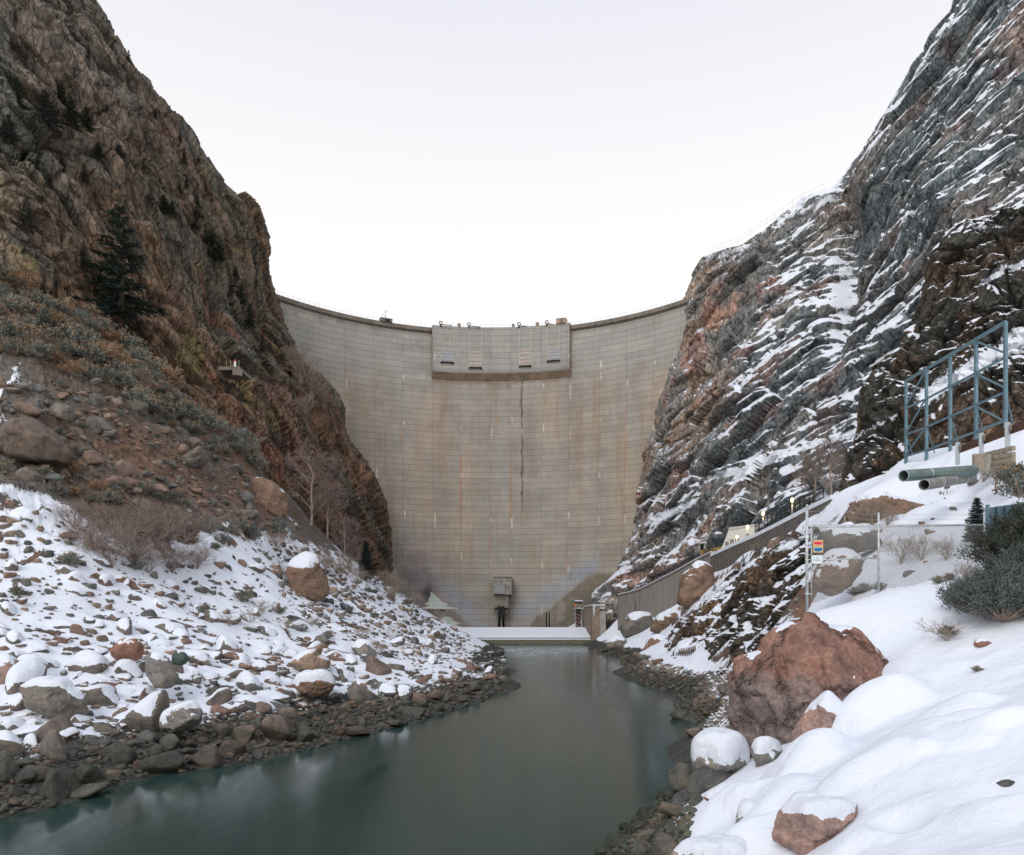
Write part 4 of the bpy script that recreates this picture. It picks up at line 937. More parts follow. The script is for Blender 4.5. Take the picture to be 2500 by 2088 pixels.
# low rubble wall with snow further up the road
SL = [at(*p) for p in ((1735, 1352, 131), (1790, 1326, 121), (1850, 1300, 112), (1905, 1272, 104), (1965, 1240, 96), (2030, 1208, 89))]
sw = tag(empty('stone_wall', tuple(SL[0])), 'low rubble stone wall with a snowy top climbing beside the upper road', 'wall'); so_ = SL[0]
M['rubblewall'] = rock_mat('rubble_masonry', [(0, (.12, .11, .10)), (1, (.14, .12, .10))], scale=2.2, bd=.15)
sweepwall([p - [0, 0, .55] for p in SL], lambda p: p[2] - 3, .8, 'wall_body', M['rubblewall'], sw, so_)
sweepwall(SL, lambda p: p[2] - .55, 1.0, 'snow_cap', M['snow'], sw, so_, 0, .1)
# road bench behind both walls, snow covered
allp = WP_ + SL[1:]
lft = [p + [0.4, 0.3, -.3] for p in allp]; rgt = [p + [8.0, 6.0, -.3] for p in allp]
V = np.array(lft + rgt); k = len(lft); tag(obj('road', npmesh('road', V, np.array([[i, i + 1, k + i + 1, k + i] for i in range(k - 1)]), M['snow'])), kind='structure')
# second black fence above the low wall
FP = [at(*p) for p in ((1870, 1308, 116), (1905, 1280, 110), (1940, 1262, 106), (1975, 1240, 100), (2010, 1222, 96))]
FP = [at(*p) for p in ((1838, 1300, 114), (1868, 1283, 111), (1900, 1265, 107), (1935, 1247, 103), (1970, 1232, 99), (2005, 1220, 96))]
FP2 = [a_ + (b_ - a_) * k / 3 for a_, b_ in zip(FP[:-1], FP[1:]) for k in range(3)] + [FP[-1]]
railing('road_fence', [p + [.5, .4, -.4] for p in FP2], 2.0, M['black'], 'black picket fence beside the upper road between the lamps', 3, 1, .06, 'fence', bal=.25)
# pale portal building
pt = tag(empty('portal_building', tuple(at(1790, 1335, 130))), 'pale sloping concrete portal building set in the rock beside the road', 'building'); oo_ = np.array(pt.location)
V = [at(1758, 1348, 131), at(1780, 1291, 137), at(1852, 1281, 137), at(1835, 1330, 131), at(1765, 1342, 146), at(1783, 1291, 146), at(1855, 1281, 146), at(1840, 1330, 146)]
mb = MB(); mb.add(np.array(V) - oo_, [[0, 3, 2, 1], [4, 5, 6, 7], [0, 1, 5, 4], [3, 7, 6, 2], [1, 2, 6, 5], [0, 4, 7, 3]]); mb.build('front_wall', M['concw'], pt)
mb = MB(); mb.bar(at(1779, 1291, 136.7) - oo_, at(1853, 1281, 136.7) - oo_, .35); mb.build('coping', M['concw'], pt)
for u, v in ((1775, 1336), (1787, 1331), (1800, 1326)):
    mb = MB(); mb.box(at(u, v, 127) - oo_, (.55, .4, 1.9)); mb.build('bollard', M['concd'], pt)
tp = tag(empty('tunnel_portal', tuple(at(1716, 1340, 140))), 'small grey concrete doorway in the rock at the road end', 'doorway'); to = np.array(tp.location)
part('door_frame', [pb(1706, 1710, 1328, 1352, 142, 3), pb(1719, 1723, 1328, 1352, 142, 3), pb(1704, 1725, 1325, 1328, 141.8, 3.2)], M['conc'], tp, to)
part('door', [pb(1710, 1719, 1328, 1352, 143.5, .3)], M['black'], tp, to); part('snow_cap', [pb(1704, 1725, 1323, 1325.1, 141.9, 3)], M['snow'], tp, to)
yr = [at(1712, 1356, 137), at(1724, 1354, 136), at(1738, 1352, 134.5), at(1752, 1350, 133), at(1762, 1347, 132)]
railing('yellow_railing', [p + [0.2, .6, .1] for p in yr], .85, M['yellow'], 'short yellow handrail at the bend of the road', 3, 1, .06, 'railing')
# street lamps, lit
m, n, b = newmat('lamp_glow'); b.inputs['Emission Color'].default_value = (1, .80, .32, 1); b.inputs['Emission Strength'].default_value = 2.2; b.inputs['Base Color'].default_value = (1, .9, .6, 1); M['glow'] = m
def lamp(u, vh, vb, Y, label):
    base = at(u, vb, Y); h_ = (vb - vh) / F * Y; o = empty('street_lamp', tuple(base))
    mb = MB(); mb.tube([(0, 0, -.6), (0, 0, h_ - .25)], [.10, .07], 8); mb.build('pole', M['railg'], o, True)
    mb = MB(); mb.tube([(0, 0, 0), (0, 0, .35)], .17, 8); mb.build('pole_base', M['concd'], o)
    mb = MB(); mb.tube([(0, 0, h_ - .30), (0, 0, h_ - .1), (0, 0, h_ + .1), (0, 0, h_ + .28)], [.12, .24, .24, .10], 12); mb.build('lantern', M['glow'], o, True)
    mb = MB(); mb.tube([(0, 0, h_ + .28), (0, 0, h_ + .36), (0, 0, h_ + .44)], [.32, .30, .06], 12); mb.build('lantern_cap', M['galv'], o, True)
    l = bpy.data.lights.new('lamp_light', 'POINT'); l.energy = 60; l.color = (1, .75, .35); l.shadow_soft_size = .3; lo = bpy.data.objects.new('lamp_light', l); link(lo, o); lo.location = (0, 0, h_ - .6)
    tag(o, label, 'street lamp', 'lit lamps along the road')
lamp(1799, 1311, 1328, 122, 'lit yellow street lamp, the lowest, in front of the pale portal building')
lamp(1825, 1287, 1308, 118, 'lit yellow street lamp at the upper edge of the pale portal building')
lamp(1863, 1254, 1278, 112, 'lit yellow street lamp just right of the pale portal building, by the black fence')
lamp(1934, 1221, 1260, 104, 'lit yellow street lamp, the tallest and highest, above the black fence')

# ------------------------------------------------------------------ steel rockfall frame
FB = [(2212, 930, 1118, 70.), (2262, 903, 1108, 65.7), (2320, 868, 1102, 61.6), (2383, 830, 1085, 57.6), (2455, 786, 1055, 53.6)]
fr = tag(empty('steel_frame', tuple(at(2330, 1100, 61))), 'tall weathered blue-grey steel lattice frame without panels above the snowy road edge', 'frame'); fo = np.array(fr.location)
tops = [at(u, v, Y) for u, v, _, Y in FB]; bots = [at(u, v, Y) for u, _, v, Y in FB]
ht = 7.7
bots = [t_ - np.array([0, 0, max(ht, t_[2] - b_[2])]) for t_, b_ in zip(tops, bots)]
for t_, b_ in zip(tops, bots):
    mb = MB(); mb.bar(b_ - [0, 0, .6] - fo, t_ - fo, .20, .24); mb.build('post', M['galvd'], fr)
lev = lambda i, f: tops[i] * (1 - f) + (tops[i] - np.array([0, 0, ht])) * f
for f in (0.0,): 
    mb = MB(); mb.bar(lev(0, f) - fo, lev(4, f) - fo, .20, .22); mb.build('top_beam', M['galvd'], fr)
for f in (.335, .66, .93):
    mb = MB()
    for i in range(4): mb.bar(lev(i, f) + [0, .12, 0] - fo, lev(i + 1, f) + [0, .12, 0] - fo, .13, .15)
    mb.build('rail', M['galvd'], fr)
for i, f0, f1 in ((0, .33, .0), (0, .66, .33), (0, .93, .66)):
    mb = MB(); mb.bar(lev(i, f0) + [0, .2, 0] - fo, lev(i + 1, f1) + [0, .2, 0] - fo, .11, .11); mb.build('diagonal_brace', M['galvd'], fr)
for i, f0, f1 in ((3, .0, .28), (3, .33, .61), (3, .66, .93)):
    mb = MB(); mb.bar(lev(i, f0) + [0, .2, 0] - fo, lev(i + 1, f1) + [0, .2, 0] - fo, .11, .11); mb.build('diagonal_brace', M['galvd'], fr)
for i in (0, 1, 2, 3, 4):
    mb = MB(); mb.bar(lev(i, .66) - fo, lev(i, .66) + np.array([2.4, 2.4, -2.8]) - fo, .08, .08); mb.build('back_stay', M['galvd'], fr)
# ------------------------------------------------------------------ guard rail
gp = [(2338, 1095, 50.), (2396, 1073, 46.5), (2460, 1048, 43.), (2530, 1022, 39.8)]
gr = tag(empty('guard_rail', tuple(at(2396, 1090, 46.5))), 'dark rusty road guard rail on grey posts at the right edge', 'guard rail'); g0 = np.array(gr.location)
for u, v, Y in gp:
    mb = MB(); c_ = at(u, v, Y); mb.box(c_ + [0, 0, -.35] - g0, (.22, .2, 1.5), .5); mb.build('post', M['galv'], gr)
    mb = MB(); mb.box(c_ + [.22, .1, .12] - g0, (.24, .26, .4), .5); mb.build('spacer_block', M['wood'], gr)
mb = MB()
for k, dz in enumerate((.12, -.0, -.12, -.24)):
    pts = [at(u + 8, v, Y) + [0.15, .25 + .07 * (k % 2), dz + .08] - g0 for u, v, Y in gp]
    for a_, b_ in zip(pts[:-1], pts[1:]): mb.bar(a_, b_, .06, .15)
mb.build('rail', M['rust'], gr)
# ------------------------------------------------------------------ timber crib under the guard rail
cr = tag(empty('timber_crib', tuple(at(2425, 1150, 44))), 'weathered timber crib wall below the guard rail', 'crib wall'); c0 = np.array(cr.location)
for k in range(4):
    mb = MB(); mb.bar(at(2408, 1152 - 14 * k, 44.5) - c0, at(2475, 1136 - 14 * k, 42) - c0, .22, .24); mb.build('timber', M['wood'], cr)
for u, v in ((2411, 1132), (2450, 1122)):
    mb = MB(); mb.bar(at(u - 2, v + 26, 43.7) - c0, at(u + 3, v - 22, 43.7) - c0, .2, .2); mb.build('upright', M['conc'], cr)
part('back_panel', [pb(2378, 2480, 1108, 1150, 46, .2)], M['wood'], cr, c0)
# ------------------------------------------------------------------ two corrugated culvert pipes
def pipe(a_, b_, r_, label, bands, mat):
    a_ = np.array(a_); b_ = np.array(b_); o = empty('culvert_pipe', tuple(a_)); L = np.linalg.norm(b_ - a_); n_ = int(L / .035)
    s = np.linspace(0, 1, n_); k = 36; d = (b_ - a_) / L; sd = np.cross(d, [0, 0, 1]); sd /= np.linalg.norm(sd); up = np.cross(sd, d); t = np.linspace(0, 2 * math.pi, k + 1)
    rr = r_ + .010 * np.cos(s * L / .12 * 2 * math.pi)
    P = (b_ - a_)[None, None] * s[:, None, None] + rr[:, None, None] * (np.cos(t)[None, :, None] * sd + np.sin(t)[None, :, None] * up)
    me = npmesh('pipe_shell', P.reshape(-1, 3), gridfaces(n_, k + 1), mat); so2 = obj('pipe_shell', me, o)
    md = so2.modifiers.new('wall', 'SOLIDIFY'); md.thickness = .03; md.offset = 0
    for f in bands:
        mb = MB(); mb.tube([(b_ - a_) * f, (b_ - a_) * f + d * .10], r_ + .035, 32); mb.build('joint_band', M['galv'], o, True)
    mb = MB(); tt = np.linspace(0, 2 * math.pi, 33); mb.tube([r_ * 1.01 * (math.cos(x) * sd + math.sin(x) * up) for x in tt], .022, 6, False); mb.build('pipe_rim', M['galv'], o, True)
    return tag(o, label, 'pipe')
M['pipegr'] = simple('greenish_galvanised_pipe', (.15, .20, .19), .5, .35, 1.5, .3); M['pipegy'] = simple('dull_grey_pipe', (.22, .22, .20), .6, .3, 1.5, .3)
pipe(at(2206, 1162, 42), at(2378, 1149, 45.0), .305, 'upper longer green-grey corrugated pipe jutting from the snow slope', (.33,), M['pipegr'])
pipe(at(2256, 1184, 41.5), at(2372, 1165, 46), .29, 'lower shorter grey corrugated pipe lying in the snow under the longer one', (.3, .55, .8), M['pipegy'])
# ------------------------------------------------------------------ blue-grey corrugated sheet fence at right edge
cf = tag(empty('sheet_fence', tuple(at(2450, 1310, 27))), 'blue-grey corrugated metal fence behind the bushes at the right edge', 'fence'); f0 = np.array(cf.location)
X0 = at(2410, 1, 27)[0]; n_ = 160; xx = X0 + np.linspace(0, 3.2, n_); yy2 = 27 + .06 * np.sign(np.sin(xx * 24)) - (xx - X0) * .3
zt = 8 + (HV - 1240) / F * 27 - 0 * xx + (xx - X0) * .12; V = np.concatenate([np.stack([xx, yy2, zt - 2.6], -1), np.stack([xx, yy2, zt], -1)])
M['sheet'] = simple('blue_sheet_metal', (.10, .16, .20), .5, .4, 2, .3)
i_ = np.arange(n_ - 1); ob = obj('sheet_panel', npmesh('sheet_panel', V - f0, np.stack([i_, i_ + 1, n_ + i_ + 1, n_ + i_], -1), M['sheet'], False), cf); md = ob.modifiers.new('s', 'SOLIDIFY'); md.thickness = .01
mb = MB(); mb.bar(np.array([X0 - .05, 26.9, zt[0] - 2.8]) - f0, np.array([X0 - .05, 26.9, zt[0] + .1]) - f0, .1); mb.build('post', M['galvd'], cf)

# ------------------------------------------------------------------ chain-link gate with its signs
YF = 28.0
px = lambda u, v, Y=YF: at(u, v, Y)
gate_ = tag(empty('chain_link_fence', tuple(px(1970, 1487))), 'grey chain-link fence and gate with barbed wire on the snowy rise', 'fence'); q0 = np.array(gate_.location)
def tubepart(name, pts, r_, mat, parent, off=q0, k=8):
    mb = MB(); mb.tube([np.array(p) - off for p in pts], r_, k); return mb.build(name, mat, parent, True)
M['zinc'] = simple('worn_zinc', (.47, .50, .51), .5, .35, 6, .35)
tubepart('corner_post', [px(1970, 1492), px(1970, 1236)], .055, M['zinc'], gate_, k=12)
tubepart('post_cap', [px(1970, 1237), px(1970, 1232)], [.062, .03], M['zinc'], gate_, k=12)
for v in (1355, 1367, 1391, 1330, 1420, 1450): tubepart('hinge', [px(1965, v, 27.95), px(1984, v, 27.95)], .022, M['zinc'], gate_)
tubepart('gate_stile', [px(1981, 1462, 27.97), px(1981, 1287, 27.97)], .027, M['zinc'], gate_)
tubepart('top_rail', [px(1980, 1285), px(2060, 1286), px(2145, 1285), px(2404, 1282)], .03, M['zinc'], gate_)
tubepart('mid_rail', [px(1982, 1368), px(2145, 1362)], .026, M['zinc'], gate_)
tubepart('middle_post', [px(2145, 1445), px(2145, 1252)], .04, M['zinc'], gate_, k=12)
tubepart('end_post', [px(2403, 1395), px(2403, 1250)], .035, M['zinc'], gate_, k=12)
for j, v in enumerate((1249, 1261, 1273)):
    pts = [px(1970 + (2403 - 1970) * t, v + 2 * (1 - (2 * t - 1) ** 2) + (6 if t > .3 else 0)) for t in np.linspace(0, 1, 24)]
    tubepart('barbed_wire', pts, .004, M['galv'], gate_, k=4)
# mesh panel: two families of diagonal wires, clipped to the snow line
ztop = px(1, 1283)[2] + .04; x0, x1 = px(1982, 1)[0], px(2402, 1)[0]
gx = np.linspace(x0 - .1, x1 + .1, 60); gz = height(gx, np.full_like(gx, YF)) 
zbot = np.interp(np.linspace(x0, x1, 50), [px(u, 1)[0] for u in (1982, 2060, 2145, 2250, 2330, 2402)], [px(1, v)[2] for v in (1475, 1450, 1440, 1430, 1410, 1392)])
zb_at = lambda x: float(np.interp(x, np.linspace(x0, x1, 50), zbot))
mb = MB(); pitch = .062; wv = .0045
for sgn in (1, -1):
    c_ = x0 - 4.5
    while c_ < x1 + 4.5:
        # x = c + sgn*(z - zmid)*0.86 ; find visible stretch
        zs = np.linspace(ztop - 3.9, ztop, 80); xsx = c_ + sgn * (zs - (ztop - 1.9)) * .9
        zb3 = np.interp(xsx, np.linspace(x0, x1, 50), zbot); ok = (xsx > x0) & (xsx < x1) & (zs > zb3)
        if ok.sum() > 1:
            k = np.where(ok)[0]; a_, b_ = k[0], k[-1]
            mb.bar(np.array([xsx[a_], YF + .01 * sgn, zs[a_]]) - q0, np.array([xsx[b_], YF + .01 * sgn, zs[b_]]) - q0, wv * 2, wv * 2)
        c_ += pitch * 1.15
mb.build('wire_mesh', M['wire'], gate_)
def flat_text(txt, size, mat, name, loc, parent, width=None):
    cu = bpy.data.curves.new(name, 'FONT'); cu.body = txt; cu.size = size; cu.align_x = 'CENTER'; cu.align_y = 'CENTER'; cu.extrude = .002
    o = bpy.data.objects.new(name, cu); scene.collection.objects.link(o); dg = bpy.context.evaluated_depsgraph_get(); me = bpy.data.meshes.new_from_object(o.evaluated_get(dg))
    bpy.data.objects.remove(o); 
    co = np.empty(len(me.vertices) * 3, dtype=np.float32); me.vertices.foreach_get('co', co); co = co.reshape(-1, 3)
    if width: co[:, 0] *= width / (co[:, 0].max() - co[:, 0].min())
    V = np.stack([co[:, 0], -co[:, 2], co[:, 1]], -1) + np.array(loc); me.vertices.foreach_set('co', V.astype(np.float32).ravel()); me.materials.clear(); me.materials.append(mat)
    return obj(name, me, parent)
s1 = empty('shield_sign', tuple(px(1997, 1334, 27.9))); w1, h1 = 27 / F * 27.9, 34 / F * 27.9
mb = MB(); mb.box((0, 0, 0), (w1, .012, h1)); mb.build('backing_board', simple('sign_brown', (.20, .16, .13), .7), s1)
mb = MB(); mb.box((0, -.010, 0), (w1 * .86, .006, h1 * .88)); mb.build('sign_face', simple('sign_tan', (.62, .42, .22), .6), s1)
def poly(name, pts, y, mat, parent, dp=.004):
    k = len(pts); V = [(p[0], y, p[1]) for p in pts] + [(p[0], y - dp, p[1]) for p in pts]
    bm = bmesh.new(); vs = [bm.verts.new(v) for v in V]
    for i in range(k): j = (i + 1) % k; bm.faces.new([vs[i], vs[j], vs[k + j], vs[k + i]])
    bm.faces.new(vs[:k]); bm.faces.new(vs[k:][::-1]); bmesh.ops.recalc_face_normals(bm, faces=bm.faces); me = bpy.data.meshes.new(name); bm.to_mesh(me); bm.free(); me.materials.append(mat); return obj(name, me, parent)
a1, b1 = w1 * .36, h1 * .36
poly('red_band', [(-a1, b1), (-a1 * .9, b1 * .9), (-a1 * .6, b1 * .88), (-a1 * .3, b1 * .86), (0, b1 * 1.0), (a1 * .3, b1 * .86), (a1 * .6, b1 * .88), (a1 * .9, b1 * .9), (a1, b1), (a1, b1 * .36), (-a1, b1 * .36)][::-1], -.0145, simple('sign_red', (.62, .03, .07), .6), s1)
poly('blue_band', [(-a1, -b1 * .30), (a1, -b1 * .30), (a1, -b1 * .78), (a1 * .75, -b1 * .95), (0, -b1 * 1.05), (-a1 * .75, -b1 * .95), (-a1, -b1 * .78)], -.0145, simple('sign_blue', (.0, .16, .38), .6), s1)
flat_text('NO', .10, simple('sign_lettering', (.30, .25, .22), .7), 'lettering', (0, -.016, .01), s1, w1 * .45)
tag(s1, 'tan sign with a red and blue shield wired to the chain-link gate', 'sign')
s2 = empty('notice_sign', tuple(px(1995, 1366, 27.88))); w2, h2 = 26 / F * 27.9, 21 / F * 27.9
rr = []; 
for cx_, cz_, a0_ in ((1, 1, 0), (-1, 1, 90), (-1, -1, 180), (1, -1, 270)):
    for t in range(0, 91, 30): rr.append((cx_ * (w2 / 2 - .04) + .04 * math.cos(R(a0_ + t)), cz_ * (h2 / 2 - .04) + .04 * math.sin(R(a0_ + t))))
poly('sign_face', rr, 0, simple('sign_white', (.62, .68, .68), .6), s2, .006)
gm = simple('sign_green', (.08, .22, .18), .6)
flat_text('NO', .055, gm, 'lettering', (0, -.010, .055), s2, .075); flat_text('FISHING', .06, gm, 'lettering', (0, -.010, -.03), s2, w2 * .66)
tag(s2, 'small white sign with green lettering below the shield sign on the gate', 'sign')

# ------------------------------------------------------------------ platform on the left wall
pf = onL(562, 900); pf = at(562, 905, float(pf[1]) - 7.0); pl = tag(empty('lookout_platform', tuple(pf)), 'small concrete lookout platform with posts sticking out of the left rock wall', 'platform')
k_ = pf[1] / F
mb = MB(); mb.box((0, 2.5, .3), (52 * k_, 6, 8 * k_)); mb.build('deck', M['concd'], pl)
mb = MB(); mb.box((13 * k_, 0.6, -.6), (22 * k_, 3.4, 15 * k_), R(25)); mb.build('corner_block', M['concd'], pl)
for u in (-8, 2, 22): mb = MB(); mb.tube([(u * k_, -.2, .5), (u * k_, -.2, .5 + 18 * k_)], .07, 5); mb.build('post', M['wood'], pl)
mb = MB(); mb.box((14 * k_, -.4, .6 + 6 * k_), (4.5 * k_, .3, 13 * k_)); sg = mb.build('marker_board', M['white'], pl)
mb = MB(); mb.box((14 * k_, -.4, .6 + 14.6 * k_), (4.5 * k_, .3, 4 * k_)); mb.build('red_tip', M['red'], sg)
# ------------------------------------------------------------------ ridge fence on the right skyline
pts = [at(u, v + 6, Y) for u, v, Y in ((1650, 700, 238), (1726, 618, 236), (1800, 592, 231), (1872, 544, 224), (1912, 518, 220), (1958, 486, 214), (2012, 462, 208))]
pts2 = [a_ + (b_ - a_) * k / 2 for a_, b_ in zip(pts[1:-1], pts[2:]) for k in range(2)] + [pts[-1]]
railing('ridge_fence', [p - [0, 0, .5] for p in pts2], 2.6, M['railg'], 'thin wire fence along the snowy ridge top on the right', 2, 1, .03, 'fence')
# ------------------------------------------------------------------ rocks
def ico(sub):
    bm = bmesh.new(); bmesh.ops.create_icosphere(bm, subdivisions=sub, radius=1); V = np.array([v.co[:] for v in bm.verts]); Fc = np.array([[v.index for v in f.verts] for f in bm.faces]); bm.free()
    return V / np.linalg.norm(V, axis=1, keepdims=True), Fc
ICO = {k: ico(k) for k in (2, 3, 4, 5, 6)}
def rockverts(seed, sub, p=16, flat=.75, npl=15, rough=.06):
    r = np.random.default_rng(seed); D, Fc = ICO[sub]
    nrm = r.normal(size=(npl, 3)); nrm /= np.linalg.norm(nrm, axis=1, keepdims=True); h = r.uniform(.62, 1.0, npl)
    box = np.array([[1, 0, 0], [-1, 0, 0], [0, 1, 0], [0, -1, 0], [0, 0, 1], [0, 0, -1.]]); nrm = np.vstack([nrm, box]); h = np.concatenate([h, r.uniform(.85, 1.05, 6)])
    q = np.maximum(D @ nrm.T, 0) / h; rad = (q ** p).sum(1) ** (-1. / p)
    V = D * rad[:, None]
    V = V * (1 + rough * fbm(V * 1.6, seed, 3)[:, None] + rough * .7 * ridged(V * 3.5, seed + 5, 2)[:, None])
    f, _ = facet(V * 2.2, seed + 9, .5, .6); V = V * (1 + .05 * f[:, None])
    V = V * np.array([1, r.uniform(.7, .95), flat * r.uniform(.8, 1.1)])
    M_ = Matrix.Rotation(r.uniform(-.35, .35), 3, 'X') @ Matrix.Rotation(r.uniform(-.35, .35), 3, 'Y'); V = V @ np.array(M_).T
    V /= np.abs(V).max(0)[0]
    return V, Fc
def vnorm(V, Fc):
    n_ = np.cross(V[Fc[:, 1]] - V[Fc[:, 0]], V[Fc[:, 2]] - V[Fc[:, 0]]); o = np.zeros_like(V)
    for k in range(3): np.add.at(o, Fc[:, k], n_)
    return o / (np.linalg.norm(o, axis=1, keepdims=True) + 1e-12)
def capmesh(V, Fc, seed, thick=.11, lo=.30, hi=.75, nscale=1.4, namp=.35, side=None):
    """snow lying on the upper faces of a rock"""
    n_ = vnorm(V, Fc)
    for _ in range(3):
        m_ = np.zeros_like(n_); c_ = np.zeros(len(V))
        for k in range(3): np.add.at(m_, Fc[:, k], n_[Fc].mean(1)); np.add.at(c_, Fc[:, k], 1)
        n_ = m_ / c_[:, None]
    s = n_[:, 2] + namp * fbm(V * nscale, seed, 3)
    if side is not None: s = s + V @ np.array(side)
    msk = sstep(s, lo, hi)
    keep = (msk[Fc] > .001).any(1)
    rim = np.clip(msk * 3, 0, 1)[:, None]
    W = V + np.array([0, 0, 1.]) * (thick * np.sqrt(msk) * (1 + .25 * fbm(V * 2.5, seed + 3, 3)))[:, None] + n_ * (.30 * thick * msk ** .5 - .012)[:, None]
    for _ in range(6 if len(V) < 3000 else 18 if len(V) < 12000 else 36):
        m_ = np.zeros_like(W); c_ = np.zeros(len(V))
        for k in range(3): np.add.at(m_, Fc[:, k], W[Fc].mean(1)); np.add.at(c_, Fc[:, k], 1)
        W = W * (1 - .8 * rim) + m_ / c_[:, None] * .8 * rim
    Fk = Fc[keep]; u_, inv = np.unique(Fk, return_inverse=True)
    return W[u_], inv.reshape(Fk.shape)
PROT = []; PD = []
M['rockdark'] = rock_mat('rock_wet_mossy', [(0, (.075, .08, .065)), (.5, (.10, .10, .085)), (.8, (.12, .10, .08)), (1, (.06, .075, .05))])
for k in range(14):
    V, Fc = rockverts(100 + k, 4, p=[30, 44, 14][k % 3], npl=[15, 11, 18][k % 3], flat=[.8, .6, .9, .45][k % 4], rough=.04)
    W, Fw = capmesh(V, Fc, 200 + k); W2, Fw2 = capmesh(V, Fc, 300 + k, thick=.22, lo=.10, hi=.65, namp=.3)
    PD.append(npmesh('rock', V, Fc, M['rockdark']))
    PROT.append((npmesh('rock', V, Fc, M['rock']), npmesh('snow_cap', W, Fw, M['snow']), npmesh('snow_cap', W2, Fw2, M['snow'])))

CAND = []      # (u, v, px, zone, loc)
def scatter(poly, n_, smin, smax, zone, pw=2.2, sep=.42, fn=None):
    poly = np.array(poly, float); lo, hi = poly.min(0), poly.max(0); pts = []
    tries = 0; acc = []
    while len(acc) < n_ and tries < n_ * 60:
        tries += 1; u, v = rng.uniform(lo[0], hi[0]), rng.uniform(lo[1], hi[1])
        ins = False; j = len(poly) - 1
        for i in range(len(poly)):
            if (poly[i, 1] > v) != (poly[j, 1] > v) and u < (poly[j, 0] - poly[i, 0]) * (v - poly[i, 1]) / (poly[j, 1] - poly[i, 1]) + poly[i, 0]: ins = not ins
            j = i
        if not ins: continue
        s = smin + (smax - smin) * rng.random() ** pw
        if fn is not None: s *= fn(u, v)
        if acc:
            A = np.array(acc); d = np.hypot(A[:, 0] - u, (A[:, 1] - v) * 1.6)
            if (d < sep * (A[:, 2] + s)).any(): continue
        acc.append((u, v, s))
    A = np.array(acc); H = hits(A[:, 0], A[:, 1])
    for a_, h_ in zip(A, H):
        CAND.append((a_[0], a_[1], a_[2], zone, h_))
# hero boulders: outline in picture units around (u, v), distance, thickness share
HEROES = []
def hero(pts, Y, lab, colr, bfac=.8, cap=None, cat='boulder', name='boulder', sub=5, p=3.0, rough=.035, seed=0, lean=0.0, mat=None, fc=.8, py=.38):
    pts = np.array(pts, float); c_ = (pts.min(0) + pts.max(0)) / 2; Y = Y * (1 + (pts[:, 0].max() - pts[:, 0].min()) / 2 / F * bfac * .6); k = Y / F
    D, Fc = ICO[sub]; ang = np.arctan2(D[:, 2], D[:, 0])
    rel = (pts - c_) * [1, -1]; pa = np.arctan2(rel[:, 1], rel[:, 0])
    # radius of the polygon along each angle
    Rr = np.zeros(len(D)); ca, sa = np.cos(ang), np.sin(ang); best = np.zeros(len(D))
    for i in range(len(rel)):
        a_, b_ = rel[i], rel[(i + 1) % len(rel)]; e_ = b_ - a_
        den = ca * e_[1] - sa * e_[0]; den = np.where(np.abs(den) < 1e-9, 1e-9, den)
        t = (a_[0] * e_[1] - a_[1] * e_[0]) / den; s = (a_[0] * sa - a_[1] * ca) / den
        ok = (t > 0) & (s >= -.001) & (s <= 1.001); best = np.where(ok & (t > best), t, best)
    Rr = np.maximum(best, 4) * k
    w_ = (pts[:, 0].max() - pts[:, 0].min()) / 2 * k; B = w_ * bfac
    rho = np.hypot(D[:, 0], D[:, 2]); rr = (((rho / Rr) ** p + (np.abs(D[:, 1]) / B) ** p)) ** (-1 / p)
    # flat fracture faces
    r9 = np.random.default_rng(seed + 77); pn = r9.normal(size=(26, 3)); pn /= np.linalg.norm(pn, axis=1, keepdims=True); pn[:, 1] -= .35; pn /= np.linalg.norm(pn, axis=1, keepdims=True)
    pn = pn[np.abs(pn[:, 1]) > py]; S0 = D * rr[:, None]; hk = (S0 @ pn.T).max(0) * r9.uniform(.70, .93, len(pn))
    q_ = np.maximum(D @ pn.T, 1e-3) / hk; rr = ((q_ ** 26).sum(1) + rr ** -26.) ** (-1 / 26.)
    V = D * rr[:, None]; sz = w_
    f1, g1 = facet(V / sz * 1.3, seed + 1, .6, .9); f2, g2 = facet(V / sz * 3.4, seed + 2, .6, .9)
    n0 = vnorm(V, Fc)
    V = V + n0 * (sz * (.10 * fc * f1 + .045 * fc * f2 + rough * fbm(V / sz * 5, seed, 4) - .02 * fc * (1 - sstep(g1, 0, .06)) + .012 * fbm(V / sz * 16, seed + 4, 3)))[:, None]
    V[:, 1] += V[:, 2] * lean
    loc = at(c_[0], c_[1], Y)
    me = npmesh(name, V, Fc, mat or colr); o = obj(name, me, None, tuple(loc)); tag(o, lab, cat)
    if cap:
        W, Fw = capmesh(V / sz, Fc, seed + 7, **cap); obj('snow_cap', npmesh('snow_cap', W * sz, Fw, M['snow']), o)
    HEROES.append((c_[0], c_[1], (pts.max(0) - pts.min(0)).max(), pts)); return o
